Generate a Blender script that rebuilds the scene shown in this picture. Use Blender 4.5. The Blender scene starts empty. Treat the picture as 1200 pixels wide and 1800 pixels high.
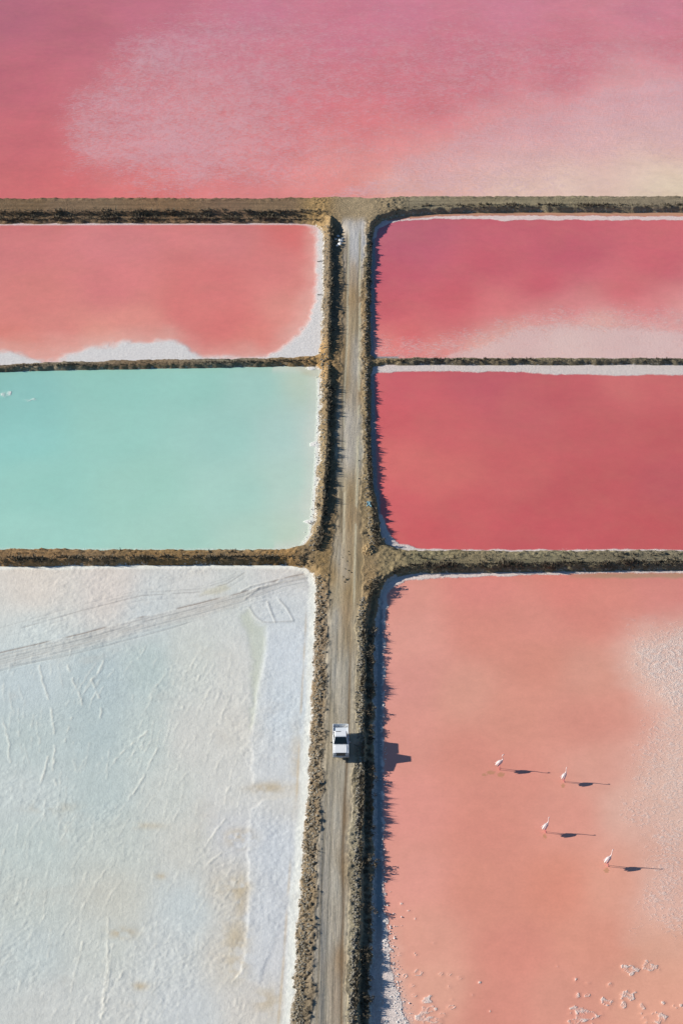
import bpy, bmesh, math, random
import numpy as np
from mathutils import Vector, Matrix

random.seed(7)
rng = np.random.default_rng(11)
SC = bpy.context.scene
COL = SC.collection

# ------------------------------------------------------------------ camera
F_PX = 3454.0                      # focal length in photograph pixels (1200 x 1800)
PITCH = math.radians(34.0)
CAM_H = 141.4
cam_d = bpy.data.cameras.new('camera')
cam_d.sensor_fit = 'VERTICAL'
cam_d.sensor_height = 36.0
cam_d.lens = F_PX / 1800.0 * 36.0
cam_d.clip_start = 1.0
cam_d.clip_end = 30000.0
cam = bpy.data.objects.new('camera', cam_d)
cam.location = (0, 0, CAM_H)
cam.rotation_euler = (math.pi / 2 - PITCH, 0, 0)
COL.objects.link(cam)
SC.camera = cam

# ------------------------------------------------------------------ light
SUN_EL = math.radians(20.5)
SH = Vector((0.987, -0.158))       # shadows fall this way on the ground
SH.normalize()
sun_d = bpy.data.lights.new('sun', 'SUN')
sun_d.energy = 5.0
sun_d.angle = math.radians(0.5)
sun_d.color = (1.0, 0.95, 0.87)
sun = bpy.data.objects.new('sun', sun_d)
sd = Vector((SH.x * math.cos(SUN_EL), SH.y * math.cos(SUN_EL), -math.sin(SUN_EL)))
sun.rotation_euler = sd.to_track_quat('-Z', 'Y').to_euler()
sun.location = (-200, 200, 150)
COL.objects.link(sun)

world = bpy.data.worlds.new('World')
SC.world = world
world.use_nodes = True
wn = world.node_tree
wn.nodes.clear()
w_out = wn.nodes.new('ShaderNodeOutputWorld')
w_bg = wn.nodes.new('ShaderNodeBackground')
w_sky = wn.nodes.new('ShaderNodeTexSky')
w_sky.sky_type = 'NISHITA'
w_sky.sun_disc = False
w_sky.sun_elevation = SUN_EL
w_sky.sun_rotation = math.atan2(-SH.x, -SH.y) % (2 * math.pi)
w_sky.air_density = 1.0
w_sky.dust_density = 0.1
w_sky.ozone_density = 5.0
w_bg.inputs['Strength'].default_value = 0.066
wn.links.new(w_sky.outputs[0], w_bg.inputs[0])
wn.links.new(w_bg.outputs[0], w_out.inputs[0])

SC.view_settings.view_transform = 'Standard'
SC.view_settings.look = 'None'
SC.view_settings.exposure = 0.62
SC.view_settings.gamma = 1.0
SC.view_settings.use_curve_mapping = False

# what a level matt sheet of albedo 1 shows (linear), measured once; turns seen colours into albedos
K_SHOW = np.array([1.0, 1.0, 1.0])

# ------------------------------------------------------------------ helpers
SP, CP = math.sin(PITCH), math.cos(PITCH)

def unproj(px, py, z=0.0):
    """photograph pixel -> the point of the place at height z"""
    px = np.asarray(px, float); py = np.asarray(py, float); z = np.asarray(z, float)
    cx = (px - 600.0) / F_PX
    cy = (900.0 - py) / F_PX
    rz = cy * CP - SP
    ry = cy * SP + CP
    t = (z - CAM_H) / rz
    return cx * t, ry * t

def toscreen(x, y, z=0.0):
    """used only to look up traced outlines for a ground point"""
    dz = z - CAM_H
    depth = np.maximum(y * CP - dz * SP, 1.0)
    up = y * SP + dz * CP
    return 600.0 + F_PX * x / depth, 900.0 - F_PX * up / depth

def s2l(c):
    c = np.asarray(c, float) / 255.0
    return np.where(c <= 0.04045, c / 12.92, ((c + 0.055) / 1.055) ** 2.4)

def alb(c):
    """albedo of a surface that shows sRGB c when the sun and sky light it level"""
    return np.clip(s2l(c) / K_SHOW, 0.004, 0.86)

def sstep(a, b, x):
    t = np.clip((np.asarray(x, float) - a) / (b - a), 0, 1)
    return t * t * (3 - 2 * t)

def vnoise(x, y, seed=0):
    x = np.asarray(x, float); y = np.asarray(y, float)
    ix = np.floor(x).astype(np.int64); iy = np.floor(y).astype(np.int64)
    fx = x - ix; fy = y - iy
    fx = fx * fx * fx * (fx * (fx * 6 - 15) + 10); fy = fy * fy * fy * (fy * (fy * 6 - 15) + 10)
    def h(i, j):
        n = (i * 374761393 + j * 668265263 + seed * 1442695041) & 0xffffffff
        n = ((n ^ (n >> 13)) * 1274126177) & 0xffffffff
        n = ((n ^ (n >> 16)) * 2246822519) & 0xffffffff
        return ((n ^ (n >> 15)) & 0xffffff) / float(0xffffff)
    a = h(ix, iy); b = h(ix + 1, iy); c = h(ix, iy + 1); d = h(ix + 1, iy + 1)
    return (a * (1 - fx) + b * fx) * (1 - fy) + (c * (1 - fx) + d * fx) * fy

def fbm(x, y, octv=4, seed=0, gain=0.5):
    s = 0.0; a = 1.0; t = 0.0
    for o in range(octv):
        s = s + a * vnoise(x * 2 ** o + 17.3 * o, y * 2 ** o - 9.1 * o, seed + o)
        t += a; a *= gain
    return s / t                       # 0..1

def seg_dist(x, y, poly, closed=True):
    """distance to a polyline, with the nearest point's direction"""
    P = np.asarray(poly, float)
    n = len(P) if closed else len(P) - 1
    best = np.full(x.shape, 1e18); nx = np.zeros(x.shape); ny = np.zeros(x.shape)
    for i in range(n):
        a = P[i]; b = P[(i + 1) % len(P)]
        ex, ey = b - a
        L = ex * ex + ey * ey + 1e-12
        t = np.clip(((x - a[0]) * ex + (y - a[1]) * ey) / L, 0, 1)
        qx = a[0] + t * ex; qy = a[1] + t * ey
        d = (x - qx) ** 2 + (y - qy) ** 2
        m = d < best
        best = np.where(m, d, best); nx = np.where(m, qx, nx); ny = np.where(m, qy, ny)
    d = np.sqrt(best)
    return d, (nx - x) / np.maximum(d, 1e-6), (ny - y) / np.maximum(d, 1e-6)

def inside(x, y, poly):
    P = np.asarray(poly, float)
    r = np.zeros(x.shape, bool)
    for i in range(len(P)):
        x0, y0 = P[i]; x1, y1 = P[(i + 1) % len(P)]
        if y0 == y1: continue
        c = ((y0 > y) != (y1 > y)) & (x < (x1 - x0) * (y - y0) / (y1 - y0) + x0)
        r ^= c
    return r

def sdf(x, y, poly):
    """signed distance: positive outside"""
    d, nx, ny = seg_dist(x, y, poly)
    ins = inside(x, y, poly)
    return np.where(ins, -d, d), nx, ny

def idw(px, py, pts, p=3.0, eps=35.0, ys=1.0):
    """smooth colour field (albedo) through sampled points (px, py, sRGB)"""
    acc = np.zeros(px.shape + (3,)); wt = np.zeros(px.shape)
    for (ax, ay, c) in pts:
        d2 = (px - ax) ** 2 + ((py - ay) * ys) ** 2 + eps * eps
        w = d2 ** (-p / 2) * 1e6
        acc += w[..., None] * s2l(c); wt += w
    return np.clip(acc / wt[..., None] / K_SHOW, 0.004, 0.86)

def tag(o, label=None, cat=None, group=None, kind=None):
    if label: o['label'] = label
    if cat: o['category'] = cat
    if group: o['group'] = group
    if kind: o['kind'] = kind
    return o

def link(o, parent=None):
    COL.objects.link(o)
    if parent is not None: o.parent = parent
    return o

def mesh_np(name, V, Q, mat=None, attrs=None, smooth=True):
    """V: n x 3, Q: m x 4 (or m x 3) int"""
    me = bpy.data.meshes.new(name)
    k = Q.shape[1]
    me.vertices.add(len(V)); me.vertices.foreach_set('co', np.ascontiguousarray(V, dtype=np.float32).ravel())
    me.loops.add(len(Q) * k); me.loops.foreach_set('vertex_index', np.ascontiguousarray(Q, dtype=np.int32).ravel())
    me.polygons.add(len(Q)); me.polygons.foreach_set('loop_start', np.arange(0, len(Q) * k, k, dtype=np.int32))
    me.polygons.foreach_set('loop_total', np.full(len(Q), k, dtype=np.int32))
    me.polygons.foreach_set('use_smooth', np.full(len(Q), bool(smooth)))
    me.update(calc_edges=True)
    if attrs:
        for nm, a in attrs.items():
            a = np.asarray(a)
            if a.ndim == 2:
                at = me.attributes.new(nm, 'FLOAT_COLOR', 'POINT')
                c = np.ones((len(V), 4), np.float32); c[:, :3] = a
                at.data.foreach_set('color', c.ravel())
            else:
                at = me.attributes.new(nm, 'FLOAT', 'POINT')
                at.data.foreach_set('value', np.ascontiguousarray(a, dtype=np.float32))
    if mat: me.materials.append(mat)
    me.validate()
    return me

def compact(V, Q, attrs):
    used = np.unique(Q)
    mp = np.full(len(V), -1, np.int64); mp[used] = np.arange(len(used))
    return V[used], mp[Q], {k: np.asarray(a)[used] for k, a in attrs.items()}

# ------------------------------------------------------------------ node materials
class NT:
    def __init__(self, name):
        self.m = bpy.data.materials.new(name); self.m.use_nodes = True
        self.t = self.m.node_tree; self.t.nodes.clear()
        self.out = self.t.nodes.new('ShaderNodeOutputMaterial')
        self.b = self.t.nodes.new('ShaderNodeBsdfPrincipled')
        self.t.links.new(self.b.outputs[0], self.out.inputs[0])
    def n(self, kind, **kw):
        nd = self.t.nodes.new(kind)
        for k, v in kw.items(): setattr(nd, k, v)
        return nd
    def l(self, a, b): self.t.links.new(a, b)
    def put(self, sock, v):
        if hasattr(v, 'is_linked') or isinstance(v, bpy.types.NodeSocket): self.l(v, sock)
        else: sock.default_value = v
    def attr(self, name, fac=True):
        nd = self.n('ShaderNodeAttribute', attribute_name=name)
        return nd.outputs['Fac'] if fac else nd.outputs['Color']
    def pos(self):
        return self.n('ShaderNodeNewGeometry').outputs['Position']
    def mapped(self, scale=(1, 1, 1), rot=(0, 0, 0), vec=None):
        mp = self.n('ShaderNodeMapping')
        mp.inputs['Scale'].default_value = scale; mp.inputs['Rotation'].default_value = rot
        self.l(vec if vec is not None else self.pos(), mp.inputs['Vector'])
        return mp.outputs[0]
    def noise(self, scale=1.0, detail=4, rough=0.55, vec=None, dist=0.0):
        nd = self.n('ShaderNodeTexNoise'); nd.noise_dimensions = '3D'
        nd.inputs['Scale'].default_value = scale; nd.inputs['Detail'].default_value = detail
        nd.inputs['Roughness'].default_value = rough; nd.inputs['Distortion'].default_value = dist
        self.l(vec if vec is not None else self.pos(), nd.inputs['Vector'])
        return nd.outputs['Fac']
    def math(self, op, a, b=0.0, c=0.0, clamp=False):
        nd = self.n('ShaderNodeMath', operation=op, use_clamp=clamp)
        self.put(nd.inputs[0], a); self.put(nd.inputs[1], b); self.put(nd.inputs[2], c)
        return nd.outputs[0]
    def rng(self, v, a, b, c=0.0, d=1.0, smooth=True):
        nd = self.n('ShaderNodeMapRange', interpolation_type='SMOOTHSTEP' if smooth else 'LINEAR')
        self.put(nd.inputs['Value'], v)
        nd.inputs['From Min'].default_value = a; nd.inputs['From Max'].default_value = b
        nd.inputs['To Min'].default_value = c; nd.inputs['To Max'].default_value = d
        return nd.outputs[0]
    def mix(self, f, a, b, mode='MIX'):
        nd = self.n('ShaderNodeMix', data_type='RGBA', blend_type=mode)
        self.put(nd.inputs['Factor'], f)
        for s, v in ((nd.inputs['A'], a), (nd.inputs['B'], b)):
            if isinstance(v, (tuple, list, np.ndarray)):
                s.default_value = (float(v[0]), float(v[1]), float(v[2]), 1.0)
            else: self.l(v, s)
        return nd.outputs['Result']
    def scale_col(self, col, f):
        nd = self.n('ShaderNodeMix', data_type='RGBA', blend_type='MULTIPLY')
        nd.inputs['Factor'].default_value = 1.0
        self.put(nd.inputs['A'], col) if isinstance(col, bpy.types.NodeSocket) else setattr(nd.inputs['A'], 'default_value', (*col, 1))
        cb = self.n('ShaderNodeCombineXYZ')
        for i in range(3): self.put(cb.inputs[i], f)
        self.l(cb.outputs[0], nd.inputs['B'])
        return nd.outputs['Result']
    def bump(self, h, strength=0.5, dist=0.05):
        nd = self.n('ShaderNodeBump')
        self.put(nd.inputs['Strength'], strength); nd.inputs['Distance'].default_value = dist
        self.l(h, nd.inputs['Height'])
        self.l(nd.outputs[0], self.b.inputs['Normal'])
    def base(self, c):
        if isinstance(c, bpy.types.NodeSocket): self.l(c, self.b.inputs['Base Color'])
        else: self.b.inputs['Base Color'].default_value = (float(c[0]), float(c[1]), float(c[2]), 1)

def simple(name, col, rough=0.6, metal=0.0, var=0.0, vscale=6.0, spec=0.5, coat=0.0):
    t = NT(name)
    if var > 0:
        n = t.noise(vscale, 3)
        t.base(t.scale_col(tuple(col), t.rng(n, 0.3, 0.7, 1 - var, 1 + var, False)))
    else: t.base(col)
    t.b.inputs['Roughness'].default_value = rough; t.b.inputs['Metallic'].default_value = metal
    t.b.inputs['Specular IOR Level'].default_value = spec
    t.b.inputs['Coat Weight'].default_value = coat
    return t.m

def pond_material(name, salt_col, streak_rot=0.35, streak_scale=(0.5, 2.2, 1), mott=0.10, salt_edge=0.9, water_rough=0.32, lo=0.40, hi=0.66, efreq=1.1):
    """brine over a salt bed: attributes col (brine colour), salt (dry crust), streak (thin crust on the bed), stain"""
    t = NT(name)
    col = t.attr('col', False)
    n_big = t.noise(0.10, 5, 0.6)
    n_mid = t.noise(0.8, 4, 0.6)
    n_fin = t.noise(3.4, 3, 0.75)
    f = t.math('ADD', t.rng(n_big, 0.25, 0.75, -mott, mott, False), t.rng(n_mid, 0.2, 0.8, -mott * .5, mott * .5, False))
    f = t.math('ADD', f, t.rng(n_fin, 0.2, 0.8, -mott * .8, mott * .8, False))
    f = t.math('ADD', f, 1.0)
    c = t.scale_col(col, f)
    # slow hue drift of the brine
    n_h = t.noise(0.22, 3, 0.6, vec=t.mapped((1, 1, 1), (0, 0, 1.0)))
    c = t.mix(t.rng(n_h, 0.35, 0.75, 0.0, 0.10), c, (0.58, 0.27, 0.16))
    # thin crust streaks lying on the bed, combed by the wind
    st = t.attr('streak')
    v = t.mapped(streak_scale, (0, 0, streak_rot))
    n_s = t.noise(1.4, 5, 0.68, vec=v, dist=0.6)
    n_s2 = t.noise(0.35, 3, 0.6)
    k = t.math('ADD', t.math('MULTIPLY', st, 0.75), t.math('MULTIPLY', t.math('SUBTRACT', n_s, 0.5), 1.5))
    k = t.math('ADD', k, t.math('MULTIPLY', t.math('SUBTRACT', n_s2, 0.5), 0.5))
    k = t.math('MULTIPLY', t.rng(k, 0.26, 0.68), t.rng(st, 0.02, 0.25))
    c = t.mix(t.math('MULTIPLY', k, 0.55), c, salt_col)
    # ochre stirred mud
    sn = t.attr('stain')
    n_t = t.noise(5.0, 3, 0.6)
    sf = t.rng(t.math('ADD', sn, t.math('MULTIPLY', t.math('SUBTRACT', n_t, 0.5), 1.6)), 0.45, 0.9)
    c = t.mix(t.math('MULTIPLY', sf, 0.55), c, (0.42, 0.24, 0.10))
    # dry salt
    sa = t.attr('salt')
    n_e = t.noise(efreq, 5, 0.72, dist=0.8)
    n_e2 = t.noise(7.0, 2, 0.6)
    e = t.math('ADD', sa, t.math('MULTIPLY', t.math('SUBTRACT', n_e, 0.5), salt_edge))
    e = t.math('ADD', e, t.math('MULTIPLY', t.math('SUBTRACT', n_e2, 0.5), 0.35))
    e = t.math('MULTIPLY', t.rng(e, lo, hi), t.rng(sa, 0.02, 0.12))
    n_c = t.noise(2.6, 5, 0.7)
    sc_ = t.scale_col(salt_col, t.rng(n_c, 0.25, 0.75, 0.82, 1.12, False))
    c = t.mix(e, c, sc_)
    t.base(c)
    t.l(t.rng(e, 0, 1, water_rough, 0.9, False), t.b.inputs['Roughness'])
    t.l(t.rng(e, 0, 1, 0.42, 0.15, False), t.b.inputs['Specular IOR Level'])
    hb = t.math('ADD', t.math('MULTIPLY', n_c, t.math('ADD', e, t.math('MULTIPLY', k, 0.7))), t.math('MULTIPLY', n_fin, 0.06))
    hb = t.math('ADD', hb, t.math('MULTIPLY', n_e2, t.math('MULTIPLY', e, 0.5)))
    t.bump(hb, 0.8, 0.07)
    return t.m

def earth_material(name):
    """dry bank soil, packed road dirt and salt crust at the toe, from attributes col, road, crust, ruts u and v"""
    t = NT(name)
    col = t.attr('col', False)
    n1 = t.noise(0.7, 4, 0.6); n2 = t.noise(3.2, 5, 0.7); n3 = t.noise(11.0, 2, 0.6)
    f = t.math('ADD', t.rng(n1, 0.25, 0.75, -0.16, 0.16, False), t.rng(n2, 0.25, 0.75, -0.22, 0.22, False))
    f = t.math('ADD', t.math('ADD', f, t.rng(n3, 0.2, 0.8, -0.14, 0.14, False)), 1.0)
    lane = t.rng(t.noise(1.0, 4, .65, vec=t.mapped((.05, 1.1, .2))), .3, .7, -.30, .24, False)
    f = t.math('ADD', f, t.math('MULTIPLY', lane, t.attr('cross')))
    c_bank = t.scale_col(col, f)
    # warm and grey clumps of dry growth
    c_bank = t.mix(t.rng(t.noise(1.9, 4, 0.6, vec=t.mapped((1, 1, 1), (0, 0, .7))), 0.52, 0.7, 0, 0.45), c_bank, (0.165, 0.135, 0.09))
    # road: lengthwise wheel streaks
    cb = t.n('ShaderNodeCombineXYZ')
    t.l(t.math('MULTIPLY', t.attr('u'), 4.2), cb.inputs[0]); t.l(t.math('MULTIPLY', t.attr('v'), 0.045), cb.inputs[1])
    ns = t.noise(1.0, 5, 0.72, vec=cb.outputs[0])
    cb2 = t.n('ShaderNodeCombineXYZ')
    t.l(t.math('MULTIPLY', t.attr('u'), 13.0), cb2.inputs[0]); t.l(t.math('MULTIPLY', t.attr('v'), 0.3), cb2.inputs[1])
    ns2 = t.noise(1.0, 3, 0.6, vec=cb2.outputs[0])
    fr = t.math('ADD', t.rng(ns, 0.3, 0.7, -0.10, 0.10, False), t.rng(ns2, 0.25, 0.75, -0.09, 0.09, False))
    fr = t.math('ADD', t.math('ADD', fr, t.rng(n2, 0.25, 0.75, -0.10, 0.10, False)), 1.0)
    fr = t.math('ADD', fr, t.rng(n3, 0.2, 0.8, -0.10, 0.10, False))
    c_road = t.scale_col(col, fr)
    c_road = t.mix(t.math('MULTIPLY', t.rng(ns2, 0.60, 0.72), t.rng(n1, 0.4, 0.6, 0.0, 0.55)), c_road, (0.10, 0.085, 0.055))
    c_road = t.mix(t.math('MULTIPLY', t.rng(ns, 0.56, 0.74), 0.14), c_road, (0.60, 0.57, 0.49))
    rd = t.rng(t.math('ADD', t.attr('road'), t.math('MULTIPLY', t.math('SUBTRACT', n2, 0.5), 0.6)), 0.35, 0.65)
    c = t.mix(rd, c_bank, c_road)
    cr = t.attr('crust')
    e = t.rng(t.math('ADD', cr, t.math('ADD', t.math('MULTIPLY', t.math('SUBTRACT', n2, 0.5), 1.1), t.math('MULTIPLY', t.math('SUBTRACT', n3, 0.5), 0.7))), 0.42, 0.62)
    e = t.math('MULTIPLY', e, t.rng(cr, 0.02, 0.15))
    c = t.mix(e, c, t.scale_col((0.47, 0.455, 0.42), f))
    t.base(c)
    t.b.inputs['Roughness'].default_value = 0.95; t.b.inputs['Specular IOR Level'].default_value = 0.12
    h = t.math('ADD', t.math('MULTIPLY', n2, t.rng(rd, 0, 1, 1.0, 0.25, False)), t.math('MULTIPLY', n3, t.rng(rd, 0, 1, 0.45, 0.2, False)))
    h = t.math('ADD', h, t.math('MULTIPLY', ns2, t.math('MULTIPLY', rd, 0.35)))
    t.bump(h, 0.9, 0.16)
    return t.m

# ------------------------------------------------------------------ traced outlines (photograph pixels, on the ground)
FAR = 2600
POND = {}
POND['north'] = [(-FAR, 353), (0, 352), (280, 351), (420, 352), (540, 351), (590, 349), (640, 351), (690, 350), (740, 348), (1200, 348), (1200 + FAR, 348), (1200 + FAR, -900), (-FAR, -900)]
POND['rose'] = [(-FAR, 395), (0, 394), (300, 393), (520, 393), (552, 396), (564, 404), (567, 420), (566, 500), (563, 600), (561, 620), (552, 627), (400, 631), (200, 634), (100, 637), (0, 641), (-FAR, 650)]
POND['turquoise'] = [(-FAR, 662), (0, 654), (100, 651), (200, 650), (400, 646), (500, 644), (552, 645), (562, 652), (563, 700), (559, 800), (553, 900), (547, 940), (533, 959), (500, 966), (300, 967), (0, 966), (-FAR, 966)]
POND['salt'] = [(-FAR, 996), (0, 996), (150, 995), (300, 994), (500, 994), (533, 998), (549, 1010), (553, 1030), (552, 1100), (546, 1220), (538, 1400), (529, 1500), (522, 1600), (516, 1700), (508, 1800), (486, 2100), (470, 2500), (-FAR, 2500)]
POND['magenta'] = [(1200 + FAR, 374), (1200, 374), (900, 373), (760, 376), (700, 381), (672, 389), (659, 402), (654, 420), (652, 500), (651, 600), (652, 624), (660, 630), (1200, 630), (1200 + FAR, 630)]
POND['red'] = [(1200 + FAR, 642), (1200, 642), (672, 642), (656, 645), (652, 660), (652, 740), (653, 800), (656, 850), (663, 890), (668, 920), (670, 940), (677, 956), (698, 966), (760, 969), (1200, 968), (1200 + FAR, 968)]
POND['coral'] = [(1200 + FAR, 1003), (1200, 1003), (800, 1007), (720, 1009), (697, 1015), (680, 1030), (668, 1060), (663, 1100), (660, 1200), (660, 1300), (660, 1400), (659, 1500), (658, 1600), (656, 1700), (654, 1800), (648, 2100), (644, 2500), (1200 + FAR, 2500)]
POND_W = {k: np.stack(unproj([p[0] for p in v], [p[1] for p in v]), 1) for k, v in POND.items()}

# road middle line (slightly slanted) and its edges
_rc = np.array([(560, 2600), (580, 2000), (587, 1750), (594, 1500), (602, 1300), (603, 1150), (606, 1050), (611, 950), (614, 800), (618, 650), (621, 500), (625, 430), (628, 380), (630, 340)], float)
_rx, _ry = unproj(_rc[:, 0], _rc[:, 1], 0.8)
def road_x(y): return np.interp(y, _ry, _rx)

def yw(py, z=0.0): return float(unproj(600, py, z)[1])
def py_of(y): return toscreen(np.zeros_like(np.asarray(y, float)), np.asarray(y, float), 0.0)[1]
def prof(py, tab):
    a = np.array(tab, float)
    return np.interp(py, a[:, 0], a[:, 1])

EDGE_L = [(340, 596), (395, 602), (450, 606), (500, 605), (600, 603), (660, 600), (700, 596), (800, 591), (900, 595), (950, 590), (1000, 584), (1050, 580), (1100, 577), (1220, 577), (1300, 573), (1400, 569), (1600, 559), (1800, 553), (2500, 520)]
EDGE_R = [(340, 652), (395, 645), (450, 641), (500, 637), (600, 636), (700, 637), (800, 638), (860, 635), (950, 638), (1000, 640), (1050, 634), (1100, 629), (1220, 629), (1300, 629), (1400, 619), (1600, 614), (1800, 611), (2500, 600)]

# ------------------------------------------------------------------ height of the earth works
def earth_height(x, y, rough=True):
    x = np.asarray(x, float); y = np.asarray(y, float)
    D = np.full(x.shape, 1e9); NX = np.zeros(x.shape); NY = np.zeros(x.shape); who = np.zeros(x.shape, int)
    for i, (k, P) in enumerate(POND_W.items()):
        wob = 0.0
        d, nx, ny = sdf(x, y, P)
        m = d < D
        D = np.where(m, d, D); NX = np.where(m, nx, NX); NY = np.where(m, ny, NY); who = np.where(m, i, who)
    px, py = toscreen(x, y, 0.0)
    wobble = (fbm(x * 0.7, y * 0.7, 3, 5) - 0.5) * 0.7
    Dw = D + wobble * sstep(3.0, 0.3, np.abs(D)) if rough else D
    xr = x - road_x(y)
    hc = prof(py, [(300, 1.0), (400, 0.95), (430, 0.6), (600, 0.5), (640, 0.45), (680, 0.48), (900, 0.6), (985, 0.85), (1060, 0.82), (1140, 0.82), (2600, 0.82)])
    far = sstep(6.0, 9.0, np.abs(xr))
    hb = prof(py, [(300, 0.95), (400, 0.95), (600, 0.55), (660, 0.55), (940, 0.75), (2600, 0.75)])
    hc = hc * (1 - far) + hb * far
    low = sstep(985, 1100, py)
    hc = hc * (1 - 0.12 * sstep(0.8, 2.0, xr) * (1 - low) * sstep(400, 440, py) * (1 - far))
    wS = 0.40; wN = 1.5
    wE = 0.75 + 0.75 * low
    wW = 1.05 + 0.85 * low
    ax = NX * NX; ay = NY * NY
    wid = ax * np.where(NX > 0, wE, wW) + ay * np.where(NY < 0, wS, wN)
    t = np.clip(Dw / wid, 0, 1)
    h = hc * (t * (1.5 - 0.5 * t))
    # steep verge with a low ledge under it, coral side
    hE = 0.30 * np.clip(Dw / 0.6, 0, 1) + (hc - 0.30) * sstep(1.02, 1.36, Dw)
    kE = low * (NX > 0.75) * (1 - far)
    h = h * (1 - kE) + hE * kE
    # two-step bank north of the rose pond
    led = (who == 1) & (py < 430)
    lw = sstep(2.0, -3.0, x - unproj(575, 395)[0]) * (py < 430)
    hl = 0.45 * np.clip(Dw / 0.8, 0, 1) + 0.55 * sstep(2.1, 2.5, Dw)
    h = np.where(led, h * (1 - lw) + hl * lw, h)
    h = np.where(D < 0, np.minimum(Dw, 0) * 0.35 + 0.0, h)
    # left berm beside the road, upper stretch
    bx = prof(py, [(380, 581), (500, 581), (600, 578), (700, 577), (800, 575), (900, 568), (960, 560), (1010, 562)])
    bxw = unproj(bx, py, 0.6)[0]
    ba = prof(py, [(388, 0.0), (398, 0.55), (600, 0.5), (625, 0.45), (634, 0.12), (646, 0.12), (655, 0.45), (800, 0.55), (900, 0.5), (940, 0.42), (960, 0.1), (1010, 0.0), (1030, 0.05), (1100, 0.06), (2600, 0.06)])
    bsg = 0.45
    tt = np.clip(Dw / 0.4, 0, 1)
    bq = x - bxw
    h = h + ba * np.exp(-(bq / np.where(bq < 0, 0.75, 0.24)) ** 2) * tt
    # low berm on the right verge, upper stretch
    rx_ = prof(py, [(395, 652), (450, 649), (600, 643), (700, 645), (800, 646), (870, 652), (940, 655), (1000, 660), (1050, 650), (1100, 640)])
    rxw = unproj(rx_, py, 0.6)[0]
    ra = prof(py, [(395, 0.0), (420, 0.06), (940, 0.10), (985, 0.0), (1060, 0.1), (1120, 0.0)])
    h = h + ra * np.exp(-((x - rxw) / 0.4) ** 2) * tt
    # culvert pit beside the top junction
    cx_, cy_ = unproj(594, 405, 0.8)
    h = h - 0.75 * np.exp(-((x - cx_) / 1.0) ** 2 - ((y - cy_) / 2.6) ** 2)
    eL = unproj(prof(py, EDGE_L), py, 0.8)[0]; eR = unproj(prof(py, EDGE_R), py, 0.8)[0]
    ew = (fbm(x * .5, y * .5, 3, 431) - .5) * 0.9
    on_road = sstep(-0.55, 0.35, x - eL + ew) * sstep(0.35, -0.55, x - eR + ew)
    on_road = on_road * sstep(386, 402, py)
    apron = np.exp(-((px - 622) / 46) ** 4 - ((py - 374) / 22) ** 4) + np.exp(-((px - 612) / 52) ** 4 - ((py - 990) / 26) ** 4)
    flat = np.clip(on_road + apron, 0, 1)
    if rough:
        amp = 0.20 * sstep(-0.05, 0.5, Dw) * (1 - flat * 0.93)
        flat_bank = sstep(wid * 1.1, wid * 1.8, Dw) * far
        amp = amp * (1 - 0.82 * flat_bank)
        h = h + (fbm(x * 1.5, y * 1.5, 4, 21, 0.62) - 0.45) * amp * 1.9
        cl = vnoise(x * 4.2, y * 4.2, 31)
        h = h + np.maximum(cl - 0.58, 0) * amp * (1.3 + 1.5 * low * (xr < 0))
        u = xr
        rut = np.exp(-((u + 0.72) / 0.22) ** 2) + np.exp(-((u - 0.72) / 0.22) ** 2)
        h = h - on_road * 0.022 * rut + on_road * (fbm(u * 5.0, y * 0.35, 3, 41) - 0.5) * 0.04
    return h, D, Dw, on_road, wid, NX, NY, px, py

EARTH_PTS = [
    # far bank
    (60, 358, (125, 101, 74)), (300, 358, (131, 103, 75)), (500, 358, (132, 108, 82)), (620, 360, (157, 138, 108)), (560, 366, (164, 134, 89)),
    (100, 382, (132, 108, 83)), (400, 381, (129, 103, 80)), (740, 356, (141, 129, 104)), (950, 356, (143, 131, 104)), (1180, 356, (139, 125, 102)),
    (630, 378, (173, 152, 119)),
    # middle banks
    (100, 644, (131, 119, 98)), (400, 638, (126, 117, 98)), (560, 634, (168, 134, 87)), (750, 636, (126, 116, 95)), (1150, 636, (126, 116, 95)),
    (60, 978, (147, 117, 81)), (300, 978, (146, 117, 77)), (500, 980, (154, 121, 77)), (565, 985, (157, 129, 85)),
    (740, 984, (139, 129, 98)), (950, 984, (134, 125, 98)), (1180, 984, (132, 123, 100)), (680, 1000, (147, 131, 98)), (655, 1020, (147, 123, 89)),
    # left slope
    (572, 450, (114, 101, 82)), (572, 550, (114, 101, 82)), (568, 700, (118, 101, 76)), (566, 800, (126, 109, 82)), (560, 900, (126, 109, 83)), (552, 955, (126, 109, 83)),
    (560, 1040, (121, 105, 85)), (560, 1120, (125, 108, 87)), (556, 1250, (126, 108, 84)), (550, 1400, (125, 108, 85)), (542, 1550, (127, 110, 85)), (530, 1700, (122, 108, 87)), (524, 1790, (113, 101, 82)),
    (570, 1300, (127, 113, 93)), (560, 1500, (127, 113, 93)), (545, 1700, (126, 112, 92)),
    # right verge and slope
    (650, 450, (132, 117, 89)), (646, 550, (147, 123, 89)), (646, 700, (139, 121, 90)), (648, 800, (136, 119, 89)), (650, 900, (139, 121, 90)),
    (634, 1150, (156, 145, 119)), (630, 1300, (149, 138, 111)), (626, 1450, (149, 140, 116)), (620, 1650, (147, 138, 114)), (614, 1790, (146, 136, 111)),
    (650, 1150, (116, 102, 77)), (650, 1400, (106, 95, 73)), (648, 1700, (106, 95, 73)),
]
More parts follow.
